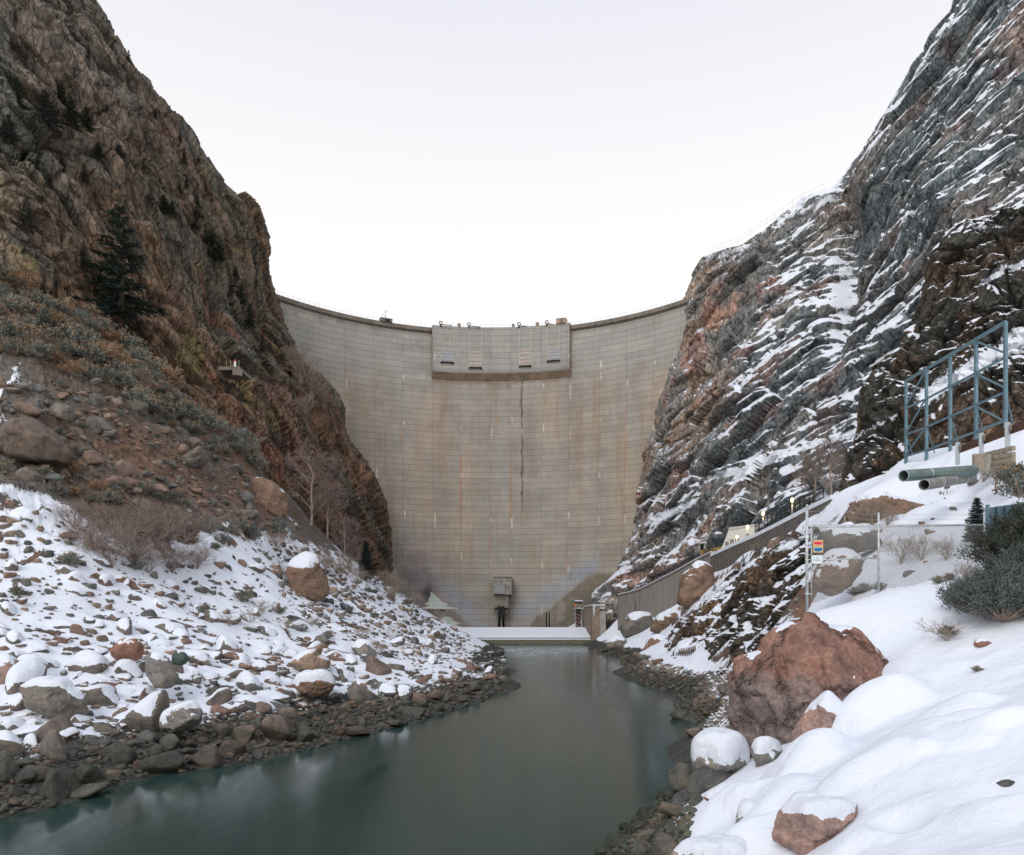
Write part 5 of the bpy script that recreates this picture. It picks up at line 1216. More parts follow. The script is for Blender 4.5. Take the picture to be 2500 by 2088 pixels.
def hugemat():
    m = rock_mat('granite_rusty', [(0, (.27, .15, .115)), (1, (.27, .15, .115))], scale=1.5, bd=.16); n = m.node_tree; b = n.nodes['Principled BSDF']; src = b.inputs['Base Color'].links[0].from_socket
    g = N(n, 'ShaderNodeNewGeometry'); sp = N(n, 'ShaderNodeSeparateXYZ'); n.links.new(g.outputs['Position'], sp.inputs[0]); a = noise_node(n, .9, 7, .65, g.outputs['Position'], .6); a2 = noise_node(n, 9, 4, .7, g.outputs['Position'])
    f = mth(n, 'SUBTRACT', mth(n, 'ADD', sp.outputs[2], mth(n, 'MULTIPLY', a.outputs[0], 2.6)), 6.9); f = mth(n, 'MULTIPLY', f, 1.4, clamp=True)
    c = mixc(n, f, mixc(n, 1.0, src, (.80, 1.12, 1.35), 'MULTIPLY'), src)                       # greyer below the old high-water mark
    o = mth(n, 'MULTIPLY', mth(n, 'SUBTRACT', a2.outputs[0], .60), 9.0, clamp=True); c = mixc(n, mth(n, 'MULTIPLY', o, .5), c, (.40, .15, .05))
    d = mth(n, 'MULTIPLY', mth(n, 'SUBTRACT', .40, a2.outputs[0]), 9.0, clamp=True); c = mixc(n, mth(n, 'MULTIPLY', d, .5), c, (.07, .05, .045))
    cv = N(n, 'ShaderNodeTexVoronoi', feature='DISTANCE_TO_EDGE'); cv.inputs['Scale'].default_value = .42
    wv = N(n, 'ShaderNodeVectorMath', operation='MULTIPLY_ADD'); n.links.new(a.outputs['Color'], wv.inputs[0]); wv.inputs[1].default_value = (1.6,) * 3; n.links.new(g.outputs['Position'], wv.inputs[2]); n.links.new(wv.outputs[0], cv.inputs['Vector'])
    k = mth(n, 'SUBTRACT', 1.0, mth(n, 'MULTIPLY', cv.outputs['Distance'], 40.0), clamp=True); c = mixc(n, mth(n, 'MULTIPLY', k, .85), c, (.03, .022, .02))
    n.links.new(c, b.inputs['Base Color']); old = b.inputs['Normal'].links[0].from_socket
    bump(n, b, mth(n, 'MULTIPLY', mth(n, 'MULTIPLY', cv.outputs['Distance'], 14.0, clamp=True), 1.0), .9, .10, old)
    return m
def rmat(name, col, scale=3.0, bd=.08, dk=.7):
    return rock_mat(name, [(0, col), (1, col)], scale=scale, bd=bd)
m_huge = hugemat(); m_red = rmat('granite_red', (.235, .125, .09), 1.6, .12); m_pink = rmat('granite_pink', (.29, .195, .165), 2.4, .06); m_grey = rmat('granite_grey', (.185, .175, .16), 2.2, .06)
m_brown = rmat('granite_brown', (.19, .125, .09), 1.2, .10); m_tan = rmat('granite_tan', (.29, .21, .15), 2.0, .06); m_slab = rmat('granite_slab', (.16, .145, .125), 1.5, .08); m_green = rmat('granite_green', (.07, .10, .085), 2.5, .05)
m_brownd = rmat('granite_dull_brown', (.135, .105, .085), 1.3, .12); m_mossy = rmat('granite_mossy', (.082, .088, .066), 2.2, .07); m_dark = rmat('granite_dark', (.085, .085, .078), 2.5, .06)
hero([(1790, 1650), (1800, 1610), (1850, 1585), (1850, 1560), (1905, 1520), (1965, 1503), (2010, 1530), (2075, 1550), (2130, 1590), (2180, 1640), (2222, 1690), (2215, 1715), (2120, 1720), (2030, 1800), (1960, 1870), (1810, 1855), (1800, 1760)], 22.5,
     'huge rusty red granite boulder with a long crack, tallest rock below the chain-link fence', m_huge, .75, dict(thick=.05, lo=.66, hi=.95, namp=.35), sub=6, seed=11, p=3.4, name='boulder', fc=1.1, py=.62)
hero([(1945, 1790), (1990, 1720), (2020, 1695), (2060, 1735), (2105, 1800), (2095, 1840), (2055, 1862), (1990, 1850), (1940, 1840)], 19.4, 'grey-pink pointed boulder leaning on the front of the huge red boulder', m_pink, .9, dict(thick=.15, lo=.45, hi=.9, side=(.35, .2, 0)), sub=5, seed=21)
hero([(1895, 2040), (1910, 1985), (1960, 1958), (2010, 1960), (2092, 1955), (2090, 1980), (2040, 2005), (2035, 2060), (2000, 2085), (1940, 2080), (1905, 2065)], 11.6, 'pink speckled boulder half under snow at the bottom of the right bank', m_pink, .8, dict(thick=.12, lo=.55, hi=.9), sub=5, seed=31, p=4)
hero([(1790, 2015), (1800, 1985), (1830, 1968), (1860, 2000), (1885, 2010), (1870, 2030), (1800, 2025)], 14.8, 'small smooth grey boulder left of the pink boulder, capped by snow', m_grey, .9, dict(thick=.3, lo=.2, hi=.7, side=(.3, 0, .2)), sub=5, seed=41, p=4)
hero([(1692, 1875), (1700, 1835), (1740, 1815), (1800, 1818), (1826, 1865), (1822, 1885), (1760, 1900), (1700, 1905)], 22.5, 'rounded dark boulder under a tall loaf of snow on the right bank', m_grey, .9, dict(thick=.42, lo=-.05, hi=.45, namp=.2), sub=5, seed=51, p=4)
hero([(1690, 1900), (1720, 1870), (1790, 1885), (1800, 1905), (1770, 1935), (1700, 1955), (1672, 1930)], 22.0, 'dark wet boulder directly beneath the snow loaf boulder', m_dark, .8, None, sub=4, seed=52)
hero([(1832, 1850), (1840, 1820), (1880, 1812), (1912, 1830), (1905, 1850), (1880, 1872), (1840, 1875)], 21, 'small rounded rock with round snow cap between the snow loaf and the huge boulder', m_grey, .9, dict(thick=.35, lo=.25, hi=.7, namp=.2), sub=4, seed=53)
hero([(1715, 1950), (1790, 1928), (1820, 1935), (1812, 1950), (1740, 1958)], 17.6, 'flat reddish rock showing as a thin strip between two snow pillows', m_red, .8, dict(thick=.3, lo=.1, hi=.7), sub=4, seed=54)
hero([(2344, 1765), (2350, 1725), (2385, 1722), (2415, 1740), (2412, 1750), (2380, 1770), (2350, 1785)], 17.4, 'brown speckled rock poking out of snow near the right edge', m_brown, .9, dict(thick=.25, lo=.3, hi=.8, side=(.3, .3, 0)), sub=4, seed=61)
hero([(2440, 1915), (2460, 1905), (2485, 1907), (2496, 1925), (2480, 1940), (2450, 1932)], 10.6, 'black rock in a snow hollow at the right edge of the foreground', m_dark, .9, None, sub=4, seed=62)
hero([(2180, 2010), (2192, 1990), (2205, 2000), (2212, 2018), (2190, 2022)], 11.6, 'small grey wedge of stone in a melted snow hole, right foreground', m_grey, .9, None, sub=4, seed=63)
hero([(2232, 1720), (2240, 1712), (2255, 1718), (2248, 1730), (2236, 1730)], 20.5, 'tiny rock at the right tip of the huge red boulder', m_brown, .9, None, sub=3, seed=64)
hero([(2375, 1570), (2390, 1562), (2420, 1565), (2415, 1578), (2385, 1582)], 21, 'small red rock in the snow below the right-hand bushes', m_red, .9, dict(thick=.2, lo=.4, hi=.8), sub=4, seed=65)
hero([(1370, 1700 - 1), (1371, 1690), (1372, 1700)], 80, 'x', m_dark) if False else None
hero([(1990, 1440), (1985, 1390), (2030, 1350), (2090, 1340), (2110, 1380), (2080, 1430), (2030, 1455)], 38, 'brown rock seen through the left half of the chain-link gate', m_brown, .8, dict(thick=.10, lo=.45, hi=.85), sub=6, seed=104)
hero([(2000, 1330), (2010, 1300), (2060, 1285), (2130, 1290), (2150, 1330), (2090, 1350), (2030, 1352)], 45, 'brown rock band behind the top of the chain-link gate', m_slab, .8, dict(thick=.10, lo=.5, hi=.85), sub=6, seed=105)
hero([(2065, 1270), (2090, 1225), (2150, 1208), (2170, 1220), (2210, 1232), (2290, 1250), (2280, 1275), (2180, 1290), (2100, 1290)], 50, 'tan ledge of rock in the snow beneath the culvert pipes', m_brown, .6, dict(thick=.06, lo=.6, hi=.9), sub=6, seed=106, p=4)
# left bank
hero([(-40, 1610), (0, 1595), (35, 1610), (55, 1650), (50, 1680), (0, 1705), (-40, 1700)], 46, 'large pink boulder cut by the left edge of the picture', m_pink, .9, dict(thick=.1, lo=.6, hi=.95), sub=5, seed=71)
hero([(55, 1715), (70, 1672), (115, 1662), (165, 1670), (205, 1710), (212, 1745), (150, 1752), (85, 1732)], 42, 'wide flat-faced grey slab with pale streaks, low on the left snow bank', m_slab, .6, dict(thick=.12, lo=.55, hi=.9), sub=5, seed=72, p=5)
hero([(268, 1585), (300, 1560), (335, 1558), (348, 1580), (340, 1610), (305, 1622), (282, 1610)], 51, 'reddish boulder at left end of the rock pile on snow', m_red, .9, dict(thick=.1, lo=.6, hi=.95), sub=4, seed=73)
hero([(350, 1610), (362, 1595), (400, 1598), (422, 1630), (434, 1668), (415, 1688), (385, 1680), (360, 1650)], 48, 'tall grey-brown rock below the pile, its top dusted with snow', m_grey, .8, dict(thick=.12, lo=.5, hi=.9), sub=4, seed=74)
hero([(420, 1605), (432, 1586), (452, 1592), (462, 1612), (445, 1625), (422, 1622)], 49.5, 'small dark green boulder beside the tall grey-brown rock', m_green, .9, dict(thick=.1, lo=.6, hi=.95), sub=4, seed=75)
hero([(700, 1455), (695, 1420), (715, 1370), (745, 1350), (770, 1358), (795, 1410), (802, 1450), (785, 1470), (740, 1462)], 100, 'tall cone-shaped brown boulder with a white tip standing above the rubble', m_brown, .85, dict(thick=.12, lo=.5, hi=.85, side=(-.25, 0, .35)), sub=5, seed=76, p=3)
hero([(700, 1618), (740, 1600), (770, 1570), (785, 1572), (778, 1600), (805, 1612), (800, 1632), (750, 1638), (705, 1632)], 62, 'golden tan boulder with snow on its left shoulder', m_tan, .8, dict(thick=.14, lo=.4, hi=.85, side=(-.3, 0, 0)), sub=5, seed=77)
hero([(713, 1672), (740, 1660), (790, 1655), (818, 1670), (800, 1692), (770, 1702), (730, 1690)], 55, 'long flat brown boulder under a thick snow roll, left bank', m_brown, .8, dict(thick=.3, lo=.3, hi=.8), sub=5, seed=78, p=4)
hero([(390, 1760), (400, 1742), (440, 1730), (478, 1712), (495, 1735), (492, 1765), (440, 1790), (398, 1788)], 42, 'large smooth grey boulder at the shore with snow on its left side', m_grey, .8, dict(thick=.16, lo=.35, hi=.8, side=(-.25, 0, 0)), sub=5, seed=79, p=4)
hero([(0, 1075), (25, 1035), (80, 1020), (120, 1050), (165, 1105), (150, 1130), (100, 1135), (20, 1112), (-30, 1100)], 80, 'huge smooth brown slab lying on the upper talus at the left edge', m_brownd, .8, None, sub=5, seed=80, p=3)
hero([(470, 1170), (480, 1145), (520, 1135), (575, 1165), (570, 1205), (545, 1215), (500, 1190)], 118, 'large angular grey boulder perched at the right end of the upper talus', m_slab, .8, dict(thick=.06, lo=.8, hi=.98), sub=5, seed=81, p=4)
hero([(600, 1190), (620, 1165), (660, 1170), (700, 1210), (705, 1260), (680, 1278), (625, 1260), (605, 1230)], 118, 'big blocky brown outcrop with small snow patches above the bare trees', m_brown, .8, dict(thick=.06, lo=.75, hi=.98), sub=5, seed=82, p=4)
hero([(255, 1135), (300, 1105), (350, 1105), (372, 1130), (368, 1155), (310, 1150)], 100, 'flat reddish boulder in the middle of the upper talus', m_red, .8, dict(thick=.05, lo=.8, hi=.98), sub=4, seed=83, p=4)
hero([(124, 1000), (140, 985), (170, 990), (184, 1015), (170, 1030), (140, 1022)], 88, 'blue-grey boulder at the top of the left talus', m_slab, .8, None, sub=4, seed=84)
hero([(855, 1580), (875, 1565), (905, 1572), (920, 1600), (905, 1610), (870, 1598)][::1], 78, 'smooth grey boulder under a round snow cap in the middle of the left bank', m_grey, .9, dict(thick=.2, lo=.45, hi=.85), sub=4, seed=85)
hero([(150, 1895), (180, 1868), (240, 1865), (282, 1885), (270, 1905), (220, 1915), (160, 1912)], 35.5, 'long flat dark wet boulder at the left waterline', m_dark, .8, None, sub=4, seed=86, p=4)
hero([(155, 1942), (200, 1920), (260, 1912), (262, 1922), (220, 1945), (160, 1955)], 32, 'pale flat slab lying in the water by the left shore', m_grey, .8, None, sub=4, seed=87, p=4)
hero([(1632, 1745), (1645, 1735), (1690, 1738), (1725, 1748), (1715, 1762), (1660, 1768)], 56, 'rounded wet rock standing in the river beside the right shore', m_slab, .8, None, sub=4, seed=88)
hero([(2035, 2082), (1700, 2088 - 18), (1660, 2080), (1700, 2064), (1800, 2058), (1850, 2066)], 12.6, 'x', m_pink) if False else None
hero([(1553, 2000), (1562, 1972), (1600, 1963), (1645, 1978), (1650, 2000), (1620, 2018), (1575, 2018)], 27.5, 'angular dark green-grey rock at the waterline, the biggest of the near right shore', m_mossy, .8, None, sub=5, seed=111, p=5)
hero([(1528, 2040), (1535, 2015), (1575, 2010), (1606, 2022), (1600, 2045), (1560, 2055)], 25.5, 'rounded mossy rock just below the biggest angular shore rock', m_mossy, .8, None, sub=5, seed=112, p=4)
hero([(1470, 2068), (1490, 2045), (1540, 2042), (1568, 2060), (1560, 2085), (1500, 2092)], 24.0, 'flat-topped mossy rock at the bottom of the picture where snow meets river', m_mossy, .8, None, sub=5, seed=113, p=5)
hero([(1448, 2095), (1455, 2065), (1480, 2055), (1505, 2075), (1505, 2100)], 23.2, 'small rounded mossy rock lowest at the water edge', m_mossy, .8, None, sub=4, seed=114)
hero([(1636, 1972), (1640, 1945), (1680, 1930), (1705, 1940), (1700, 1970), (1660, 1985)], 25.0, 'dark reddish-grey rock between the big angular shore rock and the snow pillows', m_dark, .8, None, sub=4, seed=115, p=5)
hero([(1565, 2062), (1600, 2040), (1640, 2030), (1650, 2045), (1610, 2070), (1580, 2078)], 22.5, 'brown slanting slab among the near right shore rocks', m_slab, .8, None, sub=4, seed=116, p=5)
hero([(1600, 1945), (1612, 1930), (1645, 1926), (1652, 1942), (1630, 1952)], 30.5, 'small flat wet rock in shallow water off the right shore', m_mossy, .8, None, sub=4, seed=117)
hero([(1640, 2085), (1700, 2070), (1780, 2062), (1842, 2070), (1840, 2100), (1650, 2105)], 12.6, 'low pinkish slab under a snow shelf at the bottom edge', m_pink, .5, dict(thick=.16, lo=.2, hi=.7), sub=5, seed=118, p=5)
# big rocks of the right middle bank, below the road wall
hero([(1510, 1545), (1520, 1510), (1560, 1498), (1592, 1500), (1596, 1530), (1560, 1552), (1525, 1556)], 158, 'dark blocky outcrop with flat snow top at the foot of the retaining wall', m_slab, .8, dict(thick=.12, lo=.45, hi=.85), sub=5, seed=91, p=4)
hero([(1590, 1540), (1600, 1510), (1640, 1490), (1665, 1470), (1668, 1500), (1640, 1535), (1605, 1548)], 140, 'reddish outcrop right of the dark blocky one under the retaining wall', m_brown, .8, dict(thick=.14, lo=.4, hi=.8, side=(-.1, 0, .2)), sub=5, seed=92)
hero([(1640, 1620), (1660, 1585), (1710, 1565), (1770, 1590), (1768, 1615), (1720, 1630), (1660, 1635)], 92, 'broad boulder nearly buried in snow above the right shore rubble', m_slab, .8, dict(thick=.22, lo=.15, hi=.6), sub=5, seed=93)
hero([(1480, 1570), (1500, 1555), (1530, 1560), (1530, 1590), (1500, 1600), (1482, 1592)], 150, 'rounded grey boulder by the water below the pier', m_slab, .8, dict(thick=.16, lo=.5, hi=.85), sub=4, seed=94)
hero([(1570, 1590), (1585, 1560), (1610, 1548), (1640, 1570), (1630, 1600), (1590, 1610)], 122, 'brown boulder between two snow slopes on the right shore', m_brown, .8, dict(thick=.14, lo=.5, hi=.85), sub=4, seed=95)
hero([(1655, 1460), (1665, 1410), (1700, 1370), (1740, 1385), (1745, 1430), (1710, 1480), (1670, 1485)], 122, 'rounded reddish crag at the right end of the retaining wall', m_brown, .8, dict(thick=.10, lo=.5, hi=.85), sub=5, seed=98, p=6, fc=1.3)
hero([(1870, 1345), (1880, 1320), (1900, 1310), (1908, 1330), (1890, 1355)], 88, 'red-brown rock sticking out of the snow slope below the stone wall', m_brown, .8, dict(thick=.08, lo=.6, hi=.9), sub=4, seed=99)

def wl(u): return float(np.interp(u, [p[0] for p in LW], [p[1] for p in LW]))
snowedge = lambda u: float(np.interp(u, [0, 100, 250, 470, 720, 1000, 1185, 1240], [1842, 1815, 1798, 1772, 1728, 1690, 1640, 1600]))
us_ = list(range(-10, 1270, 40))
scatter([(u, snowedge(u) - 15) for u in us_] + [(u, wl(u) - 3) for u in us_[::-1]], 900, 14, 118, 'shore', 1.9, .30, lambda u, v: float(np.interp(u, [0, 400, 800, 1250], [1.25, 1.1, .75, .45])))
scatter([(0, 1230), (220, 1300), (500, 1400), (700, 1340), (900, 1450), (1160, 1570), (1230, 1640), (1180, 1665), (1000, 1700), (700, 1735), (400, 1780), (0, 1840)], 760, 10, 108, 'snow', 2.1, .33, lambda u, v: float(np.interp(u, [0, 600, 900, 1200], [1., .9, .62, .42])) * (.55 if v < 1540 else 1.1))
scatter([(620, 1330), (800, 1340), (960, 1430), (1120, 1540), (1210, 1610), (1150, 1650), (900, 1600), (700, 1480)], 420, 7, 30, 'snow', 2.0, .40)
scatter([(250, 1560), (560, 1560), (620, 1650), (480, 1690), (250, 1650)], 70, 18, 74, 'snow', 1.3, .27)
scatter([(60, 1660), (330, 1660), (340, 1790), (60, 1760)], 55, 16, 70, 'snow', 1.4, .28)
scatter([(660, 1590), (860, 1600), (930, 1700), (700, 1725), (560, 1735), (540, 1670)], 80, 16, 72, 'snow', 1.5, .28)
scatter([(0, 960), (250, 960), (520, 1110), (720, 1270), (760, 1330), (480, 1300), (0, 1160)], 700, 7, 60, 'talus', 2.5, .34)
RS = [(1440, 1588), (1500, 1585), (1560, 1600), (1640, 1630), (1700, 1650), (1790, 1640), (1800, 1740), (1800, 1850), (1690, 1868), (1700, 1800), (1650, 1720), (1560, 1668), (1500, 1630), (1440, 1604)]
scatter(RS, 620, 9, 48, 'right shore', 2.4, .32, lambda u, v: float(np.interp(v, [1580, 1650, 1850], [.5, .8, 1.4])))
scatter([(1455, 2088), (1600, 1975), (1690, 1895), (1715, 1935), (1690, 2000), (1670, 2088)], 100, 26, 130, 'near shore', 1.5, .30)
scatter([(1640, 1560), (1700, 1500), (1960, 1300), (1960, 1480), (1800, 1640), (1650, 1620)], 60, 8, 30, 'right slope', 2.0, .5)
scatter([(2020, 1250), (2400, 1180), (2400, 1380), (2000, 1450)], 22, 8, 34, 'gate slope', 2.0, .5)
def blocked(u, v, s):
    for (cu, cv, w_, pts) in HEROES:
        if abs(u - cu) < (pts[:, 0].max() - pts[:, 0].min()) * .36 and abs(v - cv) < (pts[:, 1].max() - pts[:, 1].min()) * .4: return True
    return False
DRIFT = []
CAND = [c for c in CAND if not blocked(c[0], c[1], c[2]) and c[4][1] < 240]
CAND.sort(key=lambda c: -c[2])
LAB = {'shore': ('grey-brown rock in the dark wet rubble along the left waterline', 'rocks along the left waterline'), 'snow': ('brown rock lying in the snow of the left bank', 'rocks in the snow of the left bank'),
       'talus': ('brown rock on the bare upper talus of the left slope', 'rocks on the upper left talus'), 'right shore': ('brown rock in the rubble along the far right waterline', 'rocks along the right waterline'),
       'near shore': ('dark mossy rock at the waterline in the near right corner', 'rocks at the near right waterline'), 'right slope': ('small rock poking out of the snow below the road wall', 'rocks in the snow below the road wall'),
       'gate slope': ('small rock on the snow slope behind the chain-link fence', 'rocks behind the chain-link fence')}
seen = {}; NI = 258
GR = {}
def cols(zone): return
for i, (u, v, s, zone, h_) in enumerate(CAND[:NI]):
    k = rng.integers(0, len(PROT)); rad = s * h_[1] / F / 2
    o = obj('rock', PD[k] if zone == 'near shore' or (zone == 'shore' and u < 420 and v > snowedge(u) + 45) else PROT[k][0], None, (h_[0], h_[1], h_[2] + rad * (rng.uniform(-.25, .12) if zone in ('snow', 'right slope', 'gate slope') else rng.uniform(.0, .35)))); o.rotation_euler = (0, 0, rng.uniform(0, 6.28)); sc = rad * rng.uniform(.9, 1.15)
    if zone in ('snow', 'right slope', 'gate slope') or (zone == 'shore' and v < snowedge(min(max(u, 0), 1240)) + 10): DRIFT.append((h_[0] - .25 * rad * (1 if h_[0] < 0 else -1), h_[1] + .75 * rad, rad * rng.uniform(1.5, 2.2), rad * rng.uniform(.15, .42)))
    o.scale = (sc, sc * rng.uniform(.75, 1.1), sc * rng.uniform(.8, 1.25))
    tag(o, LAB[zone][0], 'rock', LAB[zone][1])
    pcap = {'shore': .0 if v > snowedge(min(max(u, 0), 1240)) + 20 else .5, 'snow': .75, 'talus': .0, 'right shore': .2, 'near shore': .0, 'right slope': .6, 'gate slope': .6}[zone]
    if rng.random() < pcap: obj('snow_cap', PROT[k][1 if rng.random() < .65 or zone != 'snow' else 2], o)
# all smaller stones of the rubble as one mass
LOW = [rockverts(500 + k, 2, p=18, flat=[.7, .5, .85][k % 3], rough=.03) for k in range(10)]; MID = [rockverts(600 + k, 3, p=18, flat=[.7, .5, .85][k % 3], rough=.04) for k in range(10)]
pal = np.array([(.15, .14, .125), (.19, .15, .12), (.12, .12, .115), (.21, .14, .11), (.17, .16, .145), (.10, .10, .09), (.23, .17, .13)])
RV, RF, RC, nn_ = [], [], [], 0; RS_ = []
extra_small = []
def small(poly, n_, smin, smax, zone):
    global CAND; old = CAND; CAND = []; poly_ = poly; scatter(poly_, n_, smin, smax, zone, 1.8, .22); r_ = [c for c in CAND if c[4][1] < 240]; CAND = old; return r_
extra_small += small([(u, snowedge(u) - 4) for u in us_] + [(u, wl(u) + 2) for u in us_[::-1]], 1500, 6, 22, 'shore')
extra_small += small([(1450, 2088), (1560, 1990), (1690, 1890), (1715, 1930), (1690, 2010), (1680, 2088)], 420, 10, 34, 'near shore')
extra_small += small(RS, 1500, 5, 17, 'right shore')
extra_small += small([(0, 940), (300, 960), (560, 1120), (760, 1300), (700, 1330), (440, 1310), (0, 1170)], 900, 4, 12, 'talus')
extra_small += small([(620, 1330), (800, 1340), (960, 1430), (1120, 1540), (1235, 1620), (1150, 1665), (900, 1600), (700, 1480)], 400, 4, 12, 'snow')
for (u, v, s, zone, h_) in CAND[NI:] + extra_small:
    V, Fc = (MID if s > 26 else LOW)[rng.integers(0, 10)]; rad = s * h_[1] / F / 2; a_ = rng.uniform(0, 6.28); c_, s_ = math.cos(a_), math.sin(a_)
    sc = rad * np.array([rng.uniform(.9, 1.2), rng.uniform(.7, 1.1), rng.uniform(.7, 1.2)])
    tl_ = Matrix.Rotation(rng.uniform(-.6, .6), 3, 'X'); W = (V * sc) @ np.array(tl_).T; W = np.stack([W[:, 0] * c_ - W[:, 1] * s_, W[:, 0] * s_ + W[:, 1] * c_, W[:, 2]], -1) + h_ + [0, 0, rad * rng.uniform(-.1, .4)]
    RV.append(W); RF.append(Fc + nn_); nn_ += len(W); cc = pal[rng.integers(0, len(pal))] * rng.uniform(.75, 1.2); cc = cc * (np.array([.55, .62, .55]) if zone == 'near shore' else 1.0); RC.append(np.repeat(cc[None], len(W), 0)); RS_.append(np.full(len(W), {'snow': .8, 'shore': .0 if v > snowedge(min(max(u, 0), 1240)) + 12 else .7, 'talus': .0, 'right shore': .9 if h_[2] > 1.6 else .0, 'near shore': 0., 'right slope': 1., 'gate slope': 1.}[zone]))
me = npmesh('rubble', np.concatenate(RV), np.concatenate(RF), M['rubble']); setcol(me, 'col', np.concatenate(RC)); setflt(me, 'snowy', np.concatenate(RS_))
tag(obj('rubble', me), 'countless small broken stones strewn along both shores and the talus', 'rubble', kind='stuff')

# ------------------------------------------------------------------ vegetation
def quads_along(P0, P1, n_, size, r, spread, Vl, Ql, up=.3):
    """small leaf faces along a stem"""
    for j in range(n_):
        t = r.random() ** .6; c_ = P0 + (P1 - P0) * t + r.normal(size=3) * spread; a_ = r.normal(size=3); a_[2] = abs(a_[2]) + up; a_ /= np.linalg.norm(a_); b_ = np.cross(a_, r.normal(size=3)); b_ /= np.linalg.norm(b_) + 1e-9
        s = size * r.uniform(.6, 1.3); k = len(Vl); Vl += [c_ - b_ * s * .3, c_ + b_ * s * .3, c_ + a_ * s + b_ * s * .18, c_ + a_ * s - b_ * s * .18]; Ql.append([k, k + 1, k + 2, k + 3])
def sage(seed, ns=60, leaf=26, flat=.8, lsize=.075, leafm='sage', tipm='sagebrown'):
    r = np.random.default_rng(seed); mb = MB(); Vl, Ql, Vt, Qt = [], [], [], []
    for i in range(ns):
        th_, ph = r.uniform(0, 6.28), r.uniform(.05, 1.25); L = r.uniform(.65, 1.05); d = np.array([math.sin(ph) * math.cos(th_), math.sin(ph) * math.sin(th_), math.cos(ph) * flat])
        m_ = d * L * .5 + [0, 0, .08]; e_ = d * L + [0, 0, .12 * r.random()]
        mb.tube([np.zeros(3), m_, e_], [.022, .014, .005], 4, False)
        quads_along(m_ * .7, e_, leaf, lsize, r, .055, Vl, Ql); quads_along(e_ * .88, e_ * 1.05, leaf // 3, lsize * .9, r, .04, Vt, Qt, .8)
    V = np.concatenate(mb.v); nl_ = len(Ql); k = len(Vl); lm = npmesh('leaves', np.array(Vl + Vt), np.array(Ql + [[i + k for i in q] for q in Qt]), M[leafm], False)
    lm.materials.append(M[tipm]); lm.polygons.foreach_set('material_index', np.r_[np.zeros(nl_, dtype=np.int32), np.ones(len(lm.polygons) - nl_, dtype=np.int32)])
    return (npmesh('stems', V, np.concatenate(mb.q), M['twig'], False), lm)
SG = [sage(700 + k) for k in range(5)]
SGbig = [sage(750 + k, 240, 70, .85, .034, 'sageg', 'sageg') for k in range(2)]
SD = []
for k in range(3):
    SD.append(sage(720 + k, 60, 18, .8, .075, 'darkbush', 'darkbush'))
def twigbush(seed, n0=12, depth=4, spread=.75, up=.75, r0=.010):
    r = np.random.default_rng(seed); mb = MB()
    def br(p, d, L, rad, k):
        m_ = p + d * L * .5 + r.normal(size=3) * L * .06; e_ = p + d * L; mb.tube([p, m_, e_], [rad, rad * .8, rad * .6], 3, False)
        if k <= 0: return
        for j in range(3 if k > 1 else 4):
            nd = d + r.normal(size=3) * .55; nd[2] += .12; nd /= np.linalg.norm(nd); br(p + (e_ - p) * r.uniform(.55, 1), nd, L * r.uniform(.55, .8), rad * .6, k - 1)
    for i in range(n0):
        a_ = r.uniform(0, 6.28); d = np.array([math.cos(a_) * spread * r.random(), math.sin(a_) * spread * r.random(), up]); d /= np.linalg.norm(d); br(np.zeros(3), d, r.uniform(.32, .45), r0, depth)
    V = np.concatenate(mb.v); V = V / max(V[:, 2].max(), .1); return V, np.concatenate(mb.q)
TB = [twigbush(800 + k) for k in range(5)]; TBm = [npmesh('branches', V, Q, M['twig'], False) for V, Q in TB]; TBp = [npmesh('branches', V, Q, M['twigp'], False) for V, Q in TB]
TW = [npmesh('branches', *twigbush(830 + k, 7, 3, 1.0, .9, .012), M['twigp'], False) for k in range(3)]
def baretree(seed):
    r = np.random.default_rng(seed); mb = MB(); mt = MB(); H = 1.0; pts = [np.array([0, 0, z]) + r.normal(size=3) * [.02, .02, 0] * z for z in np.linspace(0, H, 8)]; mt.tube(pts, np.linspace(.018, .004, 8), 6)
    def br(p, d, L, rad, k):
        e_ = p + d * L; mb.tube([p, (p + e_) / 2 + r.normal(size=3) * L * .05, e_], [rad, rad * .75, rad * .5], 3, False)
        if k: 
            for j in range(4): nd = d + r.normal(size=3) * .45 + [0, 0, .15]; nd /= np.linalg.norm(nd); br(p + (e_ - p) * r.uniform(.35, 1), nd, L * .6, rad * .55, k - 1)
    for i in range(26):
        z = r.uniform(.2, .97); a_ = r.uniform(0, 6.28); d = np.array([math.cos(a_), math.sin(a_), r.uniform(.7, 1.3)]); d /= np.linalg.norm(d); br(np.array([0, 0, z]), d, .34 * (1.1 - z) + .05, .006, 3)
    return (npmesh('trunk', np.concatenate(mt.v), [np.concatenate(mt.q), np.concatenate(mt.t)], M['twigp']), npmesh('branches', np.concatenate(mb.v), np.concatenate(mb.q), M['twig'], False))
BT = [baretree(860 + k) for k in range(3)]
